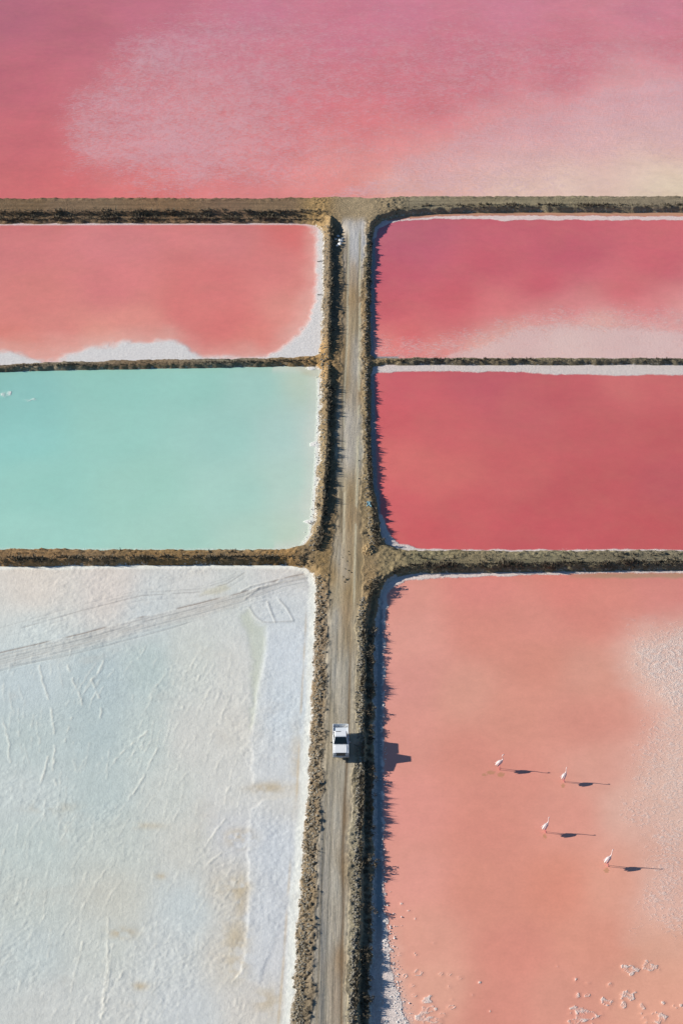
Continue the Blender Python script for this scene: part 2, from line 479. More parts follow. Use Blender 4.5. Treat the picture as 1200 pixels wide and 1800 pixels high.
ROAD_PTS = [
    (622, 408, (190, 189, 185)), (630, 415, (192, 191, 188)), (620, 420, (188, 187, 185)), (632, 430, (188, 187, 184)), (622, 436, (186, 185, 184)), (628, 446, (185, 181, 176)),
    (622, 360, (166, 143, 111)), (625, 385, (173, 151, 118)), (626, 405, (182, 176, 168)), (624, 440, (173, 170, 165)), (606, 430, (151, 134, 107)),
    (622, 470, (157, 132, 95)), (620, 520, (159, 132, 93)), (640, 520, (151, 124, 87)), (604, 520, (153, 130, 98)), (622, 570, (162, 143, 111)),
    (628, 610, (173, 164, 148)), (626, 650, (175, 168, 154)), (606, 620, (157, 130, 91)), (608, 670, (151, 130, 98)), (634, 690, (157, 130, 91)), (622, 690, (168, 156, 136)),
    (612, 740, (182, 174, 160)), (632, 740, (177, 168, 150)), (612, 800, (184, 176, 162)), (632, 800, (178, 172, 154)), (594, 800, (171, 161, 140)),
    (604, 860, (175, 161, 132)), (616, 870, (150, 124, 87)), (628, 860, (173, 154, 121)), (640, 870, (140, 120, 87)),
    (604, 930, (173, 156, 128)), (614, 920, (151, 124, 87)), (636, 920, (145, 124, 91)), (624, 930, (169, 148, 116)),
    (594, 975, (178, 168, 148)), (616, 985, (159, 136, 100)), (606, 1000, (177, 164, 143)), (634, 990, (157, 136, 100)), (585, 1010, (162, 134, 91)),
    (592, 1040, (177, 161, 130)), (612, 1040, (153, 128, 89)), (626, 1030, (162, 141, 106)), 
    (590, 1090, (177, 170, 154)), (610, 1080, (162, 136, 102)), (622, 1100, (173, 161, 136)), (612, 1110, (155, 134, 102)),
    (590, 1180, (173, 166, 150)), (612, 1180, (169, 161, 143)), (585, 1260, (169, 156, 132)), (600, 1240, (173, 164, 146)), (618, 1250, (169, 158, 136)),
    (580, 1340, (166, 154, 132)), (600, 1350, (173, 164, 145)), (616, 1340, (168, 156, 134)),
    (580, 1450, (168, 158, 140)), (592, 1440, (177, 170, 154)), (608, 1440, (150, 128, 100)), (618, 1450, (171, 163, 143)), (575, 1550, (166, 158, 143)), (590, 1550, (175, 168, 152)), (604, 1530, (150, 130, 102)),
    (572, 1650, (162, 156, 143)), (590, 1640, (173, 163, 145)), (598, 1680, (153, 128, 98)), (612, 1650, (168, 158, 138)),
    (570, 1760, (162, 154, 138)), (590, 1760, (169, 151, 128)), (612, 1770, (162, 151, 130)),
]

def grid_faces(nx, ny):
    i = np.arange(ny - 1)[:, None] * nx + np.arange(nx - 1)[None, :]
    return np.stack([i, i + 1, i + nx + 1, i + nx], -1).reshape(-1, 4)

MAT_EARTH = earth_material('dry_earth')

def earth_strip(X, Y, drop=0.0):
    h, D, Dw, onr, wid, NX, NY, px, py = earth_height(X, Y)
    h = h - drop
    px, py = toscreen(X, Y, h)
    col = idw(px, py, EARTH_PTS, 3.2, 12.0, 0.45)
    rc = idw(px, py, ROAD_PTS, 3.2, 7.0, 0.35)
    # cart lines: darker right wheel line in the lower stretch, pale pair higher up
    rl = prof(py, [(1080, 617), (1300, 612), (1400, 606), (1500, 602), (1600, 603), (1700, 600), (1800, 600)])
    k = np.exp(-((px - rl) / 2.3) ** 2) * sstep(1090, 1200, py) * 0.80
    rc = rc * (1 - k)[..., None] + (alb((112, 88, 58)))[None, :] * k[..., None] if rc.ndim == 2 else rc
    pl = np.exp(-((px - prof(py, [(430, 632), (600, 632), (830, 628), (1000, 623), (1080, 622)])) / 1.9) ** 2) * sstep(1085, 1040, py)
    pl2 = np.exp(-((px - prof(py, [(430, 612), (600, 610), (700, 604), (830, 606), (1000, 603)])) / 1.9) ** 2) * sstep(1000, 940, py)
    dk = np.exp(-((px - prof(py, [(430, 610), (600, 605), (700, 602), (830, 601), (1000, 600)])) / 1.6) ** 2) * sstep(1010, 940, py) * 0.5
    wv = (fbm(X * 0.6, Y * 0.12, 3, 77) > 0.36) * sstep(396, 420, py)
    eLp = prof(py, EDGE_L); eRp = prof(py, EDGE_R)
    e1 = np.exp(-((px - eLp - 4) / 1.7) ** 2) * 0.6 * sstep(620, 660, py)
    e2 = np.exp(-((px - (eLp * .68 + eRp * .32)) / 1.7) ** 2) * 0.48 * sstep(1060, 1120, py)
    e3 = np.exp(-((px - (eLp * .48 + eRp * .52)) / 1.5) ** 2) * 0.40 * sstep(1060, 1120, py)
    e4 = np.exp(-((px - (eLp * .25 + eRp * .75)) / 1.7) ** 2) * 0.5 * sstep(1100, 1000, py) * sstep(640, 560, py)
    for kk, cc in ((pl * 0.9, (200, 190, 160)), (pl2 * 0.8, (196, 186, 158)), (dk * 1.3, (104, 88, 64)), (e1, (108, 98, 78)), (e2, (118, 112, 96)), (e3, (118, 112, 96)), (e4, (100, 84, 60))):
        kk = (kk * wv)[..., None]
        rc = rc * (1 - kk) + alb(cc) * kk
    m = onr[..., None]
    col = col * (1 - m) + rc * m
    # salt crust creeping up the toe of the banks
    reach = np.where(NX < -0.6, 0.42, 0.30)
    crust = sstep(reach * 2.0, 0.0, Dw) * 0.95
    crust = np.where((NX > 0.6) & (py > 1020), crust * 0.9, crust)
    crust = np.where(NY > 0.7, crust * 0.25, crust)
    crust = np.where(NY < -0.6, crust * 0.45, crust)
    crust = np.where(NX < -0.6, crust * 0.62, crust)
    crust = np.where((NX > 0.6) & (py < 975), crust * 0.35, crust)
    return h, D, onr, col, crust, py

def build_earth(name_bank, X, Y, drop=0.0, keep_d=-0.75, road=False, clip=None):
    shp = X.shape
    x = X.ravel(); y = Y.ravel()
    h, D, onr, col, crust, py = earth_strip(x, y, drop)
    V = np.stack([x, y, h], 1)
    Q = grid_faces(shp[1], shp[0])
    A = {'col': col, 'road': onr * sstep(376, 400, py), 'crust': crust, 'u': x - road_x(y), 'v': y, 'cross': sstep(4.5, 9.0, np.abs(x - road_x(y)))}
    keep = D[Q].max(1) > keep_d
    if clip is not None: keep &= clip(x[Q].mean(1), y[Q].mean(1))
    Q = Q[keep]
    outs = []
    sets = [(name_bank, Q)]
    if road:
        r = onr[Q].mean(1) > 0.5
        sets = [(name_bank, Q[~r]), ('dirt_road', Q[r])]
    for nm, q in sets:
        v2, q2, a2 = compact(V, q, A)
        o = link(bpy.data.objects.new(nm, mesh_np(nm, v2, q2, MAT_EARTH, a2)))
        tag(o, kind='structure')
        outs.append(o)
    return outs

# causeway with the dirt road on top
a = np.arange(-8.4, 8.41, 0.14)
ys = [yw(2500)]
while ys[-1] < yw(346.5):
    ys.append(ys[-1] + (0.12 if ys[-1] > yw(1830) else 0.8) * (1.0 if ys[-1] < 170 else 1.5))
ys = np.array(ys)
A_, Y_ = np.meshgrid(a, ys)
X_ = A_ + road_x(Y_)
build_earth('causeway', X_, Y_, road=True)

# cross banks: name, rows of the photograph they span, side
def cross_bank(py_top, py_bot, side, step=0.22):
    y0 = yw(py_bot) - 1.0; y1 = yw(py_top) + 1.0
    ry = np.arange(y0, y1, step * 0.8)
    dx = np.concatenate([np.arange(7.8, 72.0, step * 1.15), 72.0 + np.cumsum(np.full(60, 1.2))])
    if side < 0: dx = -dx[::-1]
    DX, RY = np.meshgrid(dx, ry)
    build_earth('earth_bank', DX + road_x(RY), RY, drop=0.012)
cross_bank(347, 398, -1); cross_bank(347, 378, 1)
cross_bank(626, 662, -1, 0.17); cross_bank(629, 644, 1, 0.17)
cross_bank(965, 998, -1, 0.15); cross_bank(966, 1012, 1, 0.15)

# ------------------------------------------------------------------ ponds
def soft_poly(px, py, poly, soft, ys=1.0, wob=0.0, wscale=0.05, seed=3):
    """1 inside, 0 outside, with a soft edge of given width in px"""
    P = [(p[0], p[1] * ys) for p in poly]
    d, _, _ = sdf(px, py * ys, P)
    if wob: d = d + (fbm(px * wscale, py * wscale * 1.6, 4, seed) - 0.5) * 2 * wob
    return sstep(soft, -soft, d)

def blob(px, py, cx, cy, rx, ry, seed, wob=0.6, ring=0.0):
    ang = np.arctan2((py - cy) / ry, (px - cx) / rx)
    r = np.sqrt(((px - cx) / rx) ** 2 + ((py - cy) / ry) ** 2)
    rr = r + (fbm(px * 0.12 + seed, py * 0.16, 3, seed) - 0.5) * 2 * wob
    m = sstep(1.15, 0.8, rr)
    if ring: m = m * (1 - ring * sstep(0.62, 0.3, rr))
    return m

def line_mask(px, py, pts, w, ys=1.0):
    d, _, _ = seg_dist(px, py * ys, [(p[0], p[1] * ys) for p in pts], closed=False)
    return np.exp(-(d / w) ** 2)

def spread(x0, x1, step, far=150.0):
    """fine in the middle, coarse outward"""
    mid = np.arange(x0, x1 + step, step)
    g = []; s = step; q = x1 + step
    while q < x1 + far:
        s *= 1.25; q += s; g.append(q)
    l = []; s = step; q = x0
    while q > x0 - far:
        s *= 1.25; q -= s; l.append(q)
    return np.concatenate([np.array(l[::-1]), mid, np.array(g)])

def build_pond(name, key, xs, ysr, fields, mat):
    X, Y = np.meshgrid(xs, ysr)
    x = X.ravel(); y = Y.ravel()
    px, py = toscreen(x, y, 0.0)
    dtoe, _, _ = sdf(x, y, POND_W[key])
    F = fields(px, py, x, y, -dtoe)
    z = F.pop('z', np.zeros_like(x))
    V = np.stack([x, y, z], 1)
    Q = grid_faces(len(xs), len(ysr))
    Q = Q[dtoe[Q].min(1) < 0.9]
    for k in ('salt', 'streak', 'stain'): F.setdefault(k, np.zeros_like(x))
    v2, q2, a2 = compact(V, Q, F)
    o = link(bpy.data.objects.new(name, mesh_np(name, v2, q2, mat, a2)))
    return tag(o, kind='structure')

def salt_relief(x, y, salt, amp=0.05):
    return np.clip(salt, 0, 1) * (0.012 + amp * (fbm(x * 1.7, y * 1.7, 4, 51, 0.6) - 0.35))

def rows(py0, py1, s_near, s_far, over=(0, 0)):
    y = [yw(py1) - over[0]]
    a, b = yw(py1), yw(py0)
    while y[-1] < b + over[1]:
        t = np.clip((y[-1] - a) / (b - a), 0, 1)
        y.append(y[-1] + s_near + (s_far - s_near) * t)
    return np.array(y)

# --- north pond
def f_north(px, py, x, y, din):
    K_SHOW[:] = (0.810, 1.058, 1.209)
    pts = [(20, 20, (177, 106, 125)), (150, 40, (181, 108, 123)), (270, 15, (189, 116, 135)), (40, 140, (187, 108, 121)), (40, 250, (193, 110, 117)), (30, 330, (199, 114, 115)), (120, 335, (205, 114, 115)), (250, 340, (211, 124, 121)),
           (330, 40, (195, 124, 143)), (450, 20, (197, 128, 153)), (480, 110, (199, 126, 141)), (600, 60, (199, 124, 147)), (700, 20, (201, 130, 155)), (900, 20, (201, 134, 157)), (1150, 20, (199, 132, 153)), (800, 90, (197, 122, 141)), (1000, 90, (199, 124, 141)), (1190, 90, (199, 120, 135)),
           (560, 170, (205, 122, 133)), (700, 150, (201, 118, 133)), (850, 150, (197, 114, 129)), (980, 130, (197, 116, 131)), (640, 220, (209, 122, 129)), (760, 190, (203, 116, 127)), (500, 250, (209, 128, 133)), (420, 300, (211, 136, 137)), (330, 220, (209, 136, 141)), (250, 170, (201, 130, 139)), (200, 280, (207, 132, 135)),
           (560, 320, (217, 148, 145)), (620, 335, (223, 148, 139)), (700, 250, (215, 146, 147)), (760, 290, (221, 176, 175)), (860, 220, (217, 160, 163)), (950, 210, (215, 164, 169)), (1100, 170, (217, 172, 177)), (1180, 150, (215, 174, 181)), (900, 290, (221, 190, 187)), (1050, 250, (217, 184, 185)), (1180, 240, (215, 188, 187)), (1000, 322, (221, 212, 199)), (900, 338, (223, 212, 193)), (1100, 300, (221, 208, 197)), (1150, 325, (225, 222, 201)), (800, 335, (223, 192, 181)), (700, 335, (225, 188, 175)), (600, 290, (217, 158, 155)), (1190, 340, (225, 220, 193))]
    col = idw(px, py, pts, 3.8, 60.0, 1.3)
    crust = soft_poly(px, py, [(330, -60), (280, 0), (200, 80), (135, 160), (105, 235), (125, 300), (230, 342), (420, 348), (700, 352), (3000, 352), (3000, -60)], 55, 1.0, 36, 0.01)
    st = crust * prof(px, [(0, .66), (320, .68), (480, .60), (640, .48), (900, .46), (1200, .46)]) * (0.75 + 0.5 * fbm(x * .05, y * .07, 3, 321))
    st = st * (0.55 + 0.45 * sstep(-40, 120, py))
    lowr = soft_poly(px, py, [(560, 352), (620, 318), (720, 268), (850, 205), (1000, 165), (1200, 122), (1700, 60), (1700, 352)], 26, 1.0, 16, 0.02)
    st = np.maximum(st, 0.66 * lowr) * (1 - 0.55 * sstep(820, 1150, px) * sstep(230, 320, py))
    edge = sstep(0.8, 0.1, din) * sstep(900, 300, px) * 0.5
    return {'col': col, 'streak': st, 'salt': edge}
mat_n = pond_material('north_brine', tuple(s2l((222, 184, 186))), 0.45, (0.8, 2.4, 1), 0.10)
build_pond('pond_water', 'north', spread(-78, 78, 0.45, 300), np.concatenate([rows(0, 352, 0.38, 0.7, (6, 4)), yw(0) + 4 + np.cumsum(np.linspace(2, 60, 34))]), f_north, mat_n)

# --- rose pond (left, second row)
def f_rose(px, py, x, y, din):
    K_SHOW[:] = (0.858, 1.000, 1.144)
    pts = [(40, 430, (206, 127, 128)), (200, 420, (210, 133, 136)), (400, 420, (208, 131, 132)), (530, 415, (208, 117, 114)), (60, 520, (210, 133, 128)), (200, 500, (212, 131, 132)), (380, 500, (210, 125, 124)), (500, 470, (210, 129, 128)), (535, 480, (216, 143, 136)), (100, 580, (214, 141, 134)), (250, 570, (216, 147, 138)), (400, 570, (210, 123, 120)), (330, 540, (210, 125, 122)), (440, 605, (216, 137, 128)), (520, 545, (220, 151, 142)), (60, 620, (214, 131, 118)), (180, 602, (218, 155, 142))]
    col = idw(px, py, pts, 4.6, 40.0, 1.4)
    # milky edges of the salt shelves
    sh1 = soft_poly(px, py, [(128, 618), (150, 609), (210, 602), (300, 597), (322, 604), (348, 624), (400, 627), (470, 626), (492, 612), (530, 580), (548, 552), (556, 500), (553, 440), (557, 408), (540, 398), (600, 380), (620, 640), (0, 660), (-400, 660), (-400, 612), (0, 618), (40, 622), (62, 632), (100, 632)], 10, 1.0, 7, 0.05)
    halo = soft_poly(px, py, [(100, 600), (210, 590), (300, 585), (360, 618), (470, 612), (520, 560), (545, 500), (545, 400), (640, 380), (640, 660), (-400, 660), (-400, 600)], 26, 1.0, 10, 0.03)
    edge = sstep(0.9, 0.15, din) * 0.62
    edge = np.where(py < 410, sstep(1.0, 0.25, din) * 0.7, edge)
    salt = np.maximum(sh1, edge)
    kh = (halo * 0.62)[..., None]
    col = col * (1 - kh) + alb((222, 188, 180)) * kh
    return {'col': col, 'salt': salt, 'streak': halo * 0.25, 'z': salt_relief(x, y, salt, 0.03)}
mat_r = pond_material('rose_brine', tuple(s2l((219, 214, 208))), 0.1, (0.8, 2.6, 1), 0.08, 0.5, lo=.12, hi=1.0)
build_pond('pond_water', 'rose', spread(-70, float(unproj(572, 627)[0]) + 2, 0.34, 90), rows(388, 650, 0.26, 0.4), f_rose, mat_r)

# --- turquoise pond
def f_turq(px, py, x, y, din):
    K_SHOW[:] = (0.894, 0.917, 1.015)
    pts = [(20, 680, (140, 192, 188)), (200, 670, (150, 200, 190)), (350, 670, (152, 200, 190)), (450, 680, (160, 200, 192)), (540, 665, (188, 202, 186)), (40, 760, (146, 200, 194)), (200, 760, (154, 202, 192)), (400, 760, (160, 202, 194)), (500, 760, (170, 202, 196)), (548, 760, (194, 206, 200)), (60, 860, (154, 204, 194)), (250, 860, (160, 204, 192)), (420, 870, (168, 206, 196)), (520, 860, (178, 206, 196)), (546, 880, (196, 206, 198)), (60, 940, (160, 206, 196)), (300, 940, (166, 206, 194)), (450, 945, (176, 206, 194)), (520, 945, (190, 206, 190)), (0, 670, (138, 188, 180))]
    col = idw(px, py, pts, 4.6, 45.0, 1.2)
    top = soft_poly(px, py, [(505, 640), (548, 664), (570, 664), (570, 640)], 6, 1.0, 4, 0.08)
    kb = top[..., None] * 0.6
    col = col * (1 - kb) + alb((182, 172, 140)) * kb
    edge = sstep(1.0, 0.1, din) * np.where(px > 530, 0.72, 0.5)
    kr = (sstep(2.6, 0.3, din) * (px > 480) * 0.55)[..., None]
    col = col * (1 - kr) + alb((206, 210, 204)) * kr
    edge = np.where(py < 665, sstep(0.35, 0.1, din) * 0.45, edge)
    isl = np.maximum(blob(px, py, 9, 692, 17, 5, 4, 0.8) * (0.30 + 0.55 * vnoise(x * 1.5, y * 1.1, 611)), blob(px, py, 49, 703, 7, 3, 9, 0.6) * (0.35 + 0.5 * vnoise(x * 1.7, y * 1.2, 612)))
    isl = np.maximum(isl, blob(px, py, 61, 702, 5, 2.5, 12, 0.3) * 0.5)
    isl = np.maximum(isl, blob(px, py, 32, 697, 26, 4, 13, 0.9) * 0.22)
    isl = np.maximum(isl, blob(px, py, 552, 781, 8, 4, 15, 0.5)); isl = np.maximum(isl, blob(px, py, 543, 918, 7, 4, 18, 0.5))
    isl = np.maximum(isl, blob(px, py, 547, 648, 8, 3, 22, 0.5))
    salt = np.maximum(edge, isl)
    return {'col': col, 'salt': salt, 'streak': sstep(3.2, 0.3, din) * 0.18 * (px > 500), 'z': salt_relief(x, y, isl, 0.10)}
mat_t = pond_material('turquoise_brine', tuple(s2l((228, 226, 218))), 0.2, (0.6, 1.4, 1), 0.045, 0.6, lo=.28, hi=.85)
def no_warm(m):      # this pond carries no red algae
    for n in m.node_tree.nodes:
        if n.bl_idname == 'ShaderNodeMix' and abs(n.inputs['B'].default_value[0] - 0.58) < 1e-3:
            n.inputs['B'].default_value = (0.40, 0.60, 0.52, 1)
no_warm(mat_t)
build_pond('pond_water', 'turquoise', spread(-56, float(unproj(570, 967)[0]) + 3, 0.3, 90), rows(640, 975, 0.22, 0.34), f_turq, mat_t)

# --- magenta pond
def f_mag(px, py, x, y, din):
    K_SHOW[:] = (0.859, 1.039, 1.174)
    pts = [(690, 405, (185, 104, 123)), (760, 400, (187, 104, 121)), (720, 440, (187, 101, 119)), (850, 400, (195, 104, 117)), (1000, 400, (195, 104, 115)), (1180, 398, (201, 110, 117)), (700, 480, (193, 98, 113)), (850, 460, (197, 100, 113)), (1000, 450, (191, 96, 113)), (1150, 460, (199, 104, 115)), (680, 540, (199, 102, 111)), (800, 530, (197, 96, 107)), (950, 500, (195, 96, 109)), (1100, 510, (201, 110, 117)), (720, 590, (209, 108, 111)), (680, 610, (219, 142, 137)), (800, 560, (205, 112, 117)), (760, 615, (219, 150, 145)), (880, 540, (209, 124, 127)), (1000, 540, (211, 138, 141)), (1150, 540, (211, 134, 137)), (900, 590, (219, 174, 167)), (1000, 600, (221, 192, 183)), (1150, 600, (219, 186, 181)), (1190, 560, (215, 166, 165)), (1050, 575, (219, 182, 175)), (860, 615, (221, 182, 171))]
    col = idw(px, py, pts, 3.8, 40.0, 1.5)
    low = soft_poly(px, py, [(650, 590), (760, 585), (850, 565), (930, 545), (1000, 535), (1200, 540), (1600, 530), (1600, 660), (640, 660)], 26, 1.2, 14, 0.03)
    low2 = soft_poly(px, py, [(780, 625), (870, 590), (960, 566), (1080, 570), (1200, 575), (1600, 570), (1600, 660), (760, 660)], 22, 1.2, 10, 0.03)
    st = np.maximum(low * 0.50, low2 * 0.95)
    wl = soft_poly(px, py, [(640, 370), (640, 425), (661, 418), (664, 404), (682, 394), (702, 389), (760, 385), (860, 386), (885, 389), (905, 387), (1200, 387), (1700, 387), (1700, 360)], 3.0, 1.0, 2.0, 0.06)
    edge = np.maximum(wl, np.where(px < 700, sstep(0.62, 0.32, din) * 0.40, sstep(0.5, 0.15, din) * 0.5))
    k_shade = (sstep(0.66, 0.45, din) * (px < 700) * (py > 400))[..., None]  # verge shade deepened in the colour: grey-blue strip along the left shore
    col = col * (1 - k_shade) + alb((126, 134, 140)) * k_shade
    # tan mud on the shelf under the far bank
    tan = soft_poly(px, py, [(680, 388), (760, 381), (900, 379), (1200, 380), (1700, 380), (1700, 366), (680, 366)], 3, 1.0, 2, 0.06)
    edge = np.where(py < 400, edge * (1 - 0.92 * tan), edge)
    kt = (tan * 0.85)[..., None]
    col = col * (1 - kt) + alb((178, 156, 128)) * kt
    return {'col': col, 'streak': st, 'salt': edge, 'z': salt_relief(x, y, edge, 0.03)}
mat_m = pond_material('magenta_brine', tuple(s2l((222, 200, 192))), -0.45, (0.9, 2.6, 1), 0.08)
build_pond('pond_water', 'magenta', spread(float(unproj(645, 627)[0]) - 2, 70, 0.32, 90), rows(366, 636, 0.24, 0.38), f_mag, mat_m)

# --- red pond
def f_red(px, py, x, y, din):
    K_SHOW[:] = (0.870, 1.012, 1.156)
    pts = [(700, 680, (201, 102, 110)), (850, 675, (191, 98, 108)), (1000, 690, (191, 98, 104)), (1150, 680, (199, 108, 110)), (680, 740, (203, 100, 106)), (780, 750, (199, 104, 108)), (920, 720, (193, 103, 108)), (1050, 760, (193, 100, 104)), (1180, 760, (189, 96, 100)), (700, 810, (209, 116, 114)), (780, 830, (205, 114, 112)), (900, 820, (197, 104, 106)), (1050, 850, (191, 96, 100)), (1180, 850, (187, 96, 102)), (700, 890, (205, 104, 108)), (800, 910, (199, 100, 104)), (950, 930, (193, 94, 100)), (1150, 930, (191, 94, 98)), (740, 940, (201, 98, 102)), (1100, 665, (203, 116, 116))]
    col = idw(px, py, pts, 4.6, 40.0, 1.3)
    wl = soft_poly(px, py, [(640, 640), (640, 665), (665, 656), (720, 653), (900, 654), (960, 658), (1060, 660), (1200, 659), (1700, 659), (1700, 630)], 3.2, 1.0, 2.5, 0.05)
    cor = soft_poly(px, py, [(640, 900), (672, 905), (684, 938), (702, 955), (740, 964), (790, 966), (1300, 966), (1300, 990), (640, 990)], 3.0, 1.0, 2.5, 0.06)
    edge = np.maximum(np.maximum(wl, cor), np.where(px < 668, sstep(0.62, 0.32, din) * 0.40, sstep(0.45, 0.1, din) * 0.6))
    k_shade = (sstep(0.66, 0.45, din) * (px < 670))[..., None]  # left shore tinted grey-blue, painting the verge's shade darker
    col = col * (1 - k_shade) + alb((126, 134, 140)) * k_shade
    return {'col': col, 'salt': edge, 'streak': np.maximum(sstep(1.2, 0.2, din) * 0.25, 0.06), 'z': salt_relief(x, y, edge, 0.03)}
mat_d = pond_material('red_brine', tuple(s2l((214, 201, 192))), 0.3, (1.2, 2.4, 1), 0.06, 0.9, lo=.32, hi=.85)
build_pond('pond_water', 'red', spread(float(unproj(650, 967)[0]) - 2, 56, 0.3, 90), rows(636, 976, 0.22, 0.34), f_red, mat_d)

# --- coral pond with the flamingos
CLUMPS = [(703, 1678, 4, 3, 1), (730, 1678, 4, 3.5, 1), (734, 1711, 8, 6, 1), (712, 1716, 6, 4, 1), (705, 1588, 3, 2.5, 0), (717, 1601, 2.5, 2, 0), (729, 1615, 2, 2, 0), (763, 1657, 2, 1.5, 0), (775, 1712, 4, 3, 1), (790, 1713, 3, 2.5, 1), (808, 1719, 5, 3, 1), (843, 1727, 3, 2.5, 0), (790, 1734, 3, 3, 1), (724, 1733, 4, 3, 1), (728, 1750, 5, 3, 1),
          (750, 1757, 9, 6, 0), (754, 1774, 12, 7, .6), (741, 1787, 11, 8, 0), (762, 1794, 14, 7, .4), (793, 1771, 7, 4, 1), (778, 1784, 6, 4, .8), (795, 1757, 3, 2, 0),
          (1108, 1704, 16, 8, .3), (1096, 1699, 6, 4, 0), (1142, 1699, 15, 8, .3), (1104, 1750, 14, 9, .3), (1094, 1765, 5, 8, 0), (1067, 1762, 11, 8, .5), (1071, 1731, 4, 5, 0), (1014, 1750, 4, 5, 0), (1032, 1750, 5, 4, .4), (1015, 1774, 11, 5, .2), (1030, 1786, 22, 11, .5), (1012, 1797, 14, 6, .4), (1148, 1790, 22, 9, .7), (1130, 1768, 8, 5, .8), (1189, 1767, 9, 5, .8), (1165, 1763, 4, 3, 0), (1033, 1728, 4, 2, 0), (1011, 1721, 2.5, 4, 0), (978, 1699, 2, 2, 0), (830, 1748, 2, 2, 0), (860, 1778, 2, 2, 0)]
def f_coral(px, py, x, y, din):
    K_SHOW[:] = (0.877, 0.933, 1.040)
    pts = [(700, 1050, (216, 150, 138)), (850, 1040, (214, 136, 128)), (1000, 1040, (212, 132, 122)), (1180, 1035, (210, 136, 128)), (720, 1120, (218, 156, 144)), (850, 1100, (212, 142, 128)), (950, 1100, (212, 142, 130)), (1050, 1080, (212, 138, 126)), (720, 1200, (216, 152, 142)), (820, 1220, (214, 156, 140)), (950, 1160, (208, 142, 126)), (1030, 1180, (212, 154, 138)), (900, 1250, (212, 148, 132)), (1020, 1270, (212, 146, 132)), (720, 1300, (214, 150, 138)), (820, 1330, (212, 144, 130)), (900, 1380, (214, 146, 132)), (1050, 1350, (214, 158, 144)), (720, 1420, (218, 150, 140)), (850, 1450, (214, 144, 130)), (1000, 1430, (214, 150, 136)), (1100, 1420, (216, 172, 158)), (720, 1540, (218, 154, 142)), (850, 1560, (214, 146, 130)), (980, 1560, (212, 142, 124)), (1080, 1560, (216, 158, 140)), (1170, 1560, (218, 172, 158)), (740, 1650, (216, 158, 142)), (900, 1680, (212, 142, 128)), (1050, 1660, (214, 150, 132)), (1170, 1680, (216, 164, 144)), (760, 1740, (218, 164, 146)), (880, 1770, (212, 144, 130)), (980, 1760, (214, 152, 136)), (1140, 1740, (218, 162, 142))]
    col = idw(px, py, pts, 4.6, 45.0, 1.1)
    big = soft_poly(px, py, [(1260, 1080), (1190, 1088), (1130, 1112), (1102, 1136), (1108, 1175), (1136, 1215), (1170, 1250), (1210, 1275), (1300, 1300)], 40, 1.0, 16, 0.03)
    big2 = soft_poly(px, py, [(1260, 1250), (1190, 1250), (1150, 1300), (1134, 1360), (1150, 1410), (1176, 1460), (1230, 1520), (1400, 1540), (1400, 1250)], 42, 1.0, 16, 0.03)
    halo = soft_poly(px, py, [(1300, 1060), (1100, 1100), (1080, 1160), (1130, 1250), (1100, 1330), (1090, 1430), (1130, 1520), (1110, 1640), (1300, 1680)], 50, 1.0, 20, 0.02)
    fr = prof(py, [(1010, 700), (1040, 684), (1100, 676), (1250, 674), (1400, 674), (1580, 675), (1620, 679), (1680, 684), (1720, 694), (1760, 702), (1800, 716), (2500, 740)])
    fr = fr + (fbm(px * 0.02, py * 0.06, 4, 88) - 0.5) * 16
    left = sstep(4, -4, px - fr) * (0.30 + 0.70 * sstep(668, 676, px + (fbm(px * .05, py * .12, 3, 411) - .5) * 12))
    k_shade = (sstep(676, 670, px) * sstep(1015, 1040, py))[..., None]  # bank shadow painted into the shore colour, grey-blue out to the shadow's edge
    col = col * (1 - k_shade) + alb((122, 134, 140)) * k_shade
    frl = sstep(34, -6, px - fr) * sstep(1600, 1690, py) * 0.50
    top = soft_poly(px, py, [(660, 1000), (660, 1060), (690, 1032), (712, 1021), (760, 1017), (830, 1014), (900, 1012), (1050, 1011), (1200, 1011), (1700, 1011), (1700, 990)], 4.0, 1.0, 3, 0.05)
    tan = soft_poly(px, py, [(1000, 1016), (1700, 1017), (1700, 1004), (1000, 1008)], 3, 1.0, 2, 0.05) * sstep(930, 1080, px)
    kt = (tan * 0.8)[..., None]
    col = col * (1 - kt) + alb((166, 140, 116)) * kt
    km = np.clip(halo * .35 + soft_poly(px, py, [(1300, 1075), (1130, 1104), (1090, 1136), (1096, 1180), (1130, 1230), (1190, 1270), (1300, 1290)], 34, 1.0, 14, .03) * .5 + big2 * .45 + frl * 1.0, 0, .85)[..., None]
    col = col * (1 - km) + alb((218, 190, 178)) * km
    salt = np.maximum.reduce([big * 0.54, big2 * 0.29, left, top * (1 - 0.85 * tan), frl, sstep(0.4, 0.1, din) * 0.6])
    cl = np.zeros_like(px)
    for i, (cx, cy, rx, ry, rg) in enumerate(CLUMPS):
        m = (np.abs(px - cx) < rx * 2.2) & (np.abs(py - cy) < ry * 2.2)
        if m.any():
            mm = blob(px[m], py[m], cx, cy, rx * 1.1, ry * 1.1, 60 + i, 0.75 if rx > 7 else 0.35, rg * 0.75)
            cl[m] = np.maximum(cl[m], mm)
    salt = np.maximum(salt, cl * (0.42 + 0.36 * vnoise(x * 1.6, y * 1.6, 401)))
    st = np.maximum(halo * 0.5, frl)
    st = np.maximum(st, 0.05)
    stain = np.zeros_like(px)
    for (cx, cy, rx, ry) in ((862, 1358, 9, 4), (880, 1362, 8, 5), (851, 1362, 5, 3), (989, 1381, 4, 5), (957, 1470, 4, 6), (1065, 1530, 5, 6), (700, 1500, 0.1, 0.1)):
        stain = np.maximum(stain, np.exp(-((px - cx) / rx) ** 2 - ((py - cy) / ry) ** 2))
    z = salt_relief(x, y, salt, 0.035) + cl * 0.015
    return {'col': col, 'salt': salt, 'streak': st, 'stain': np.clip(stain * 1.3, 0, 1), 'z': z}
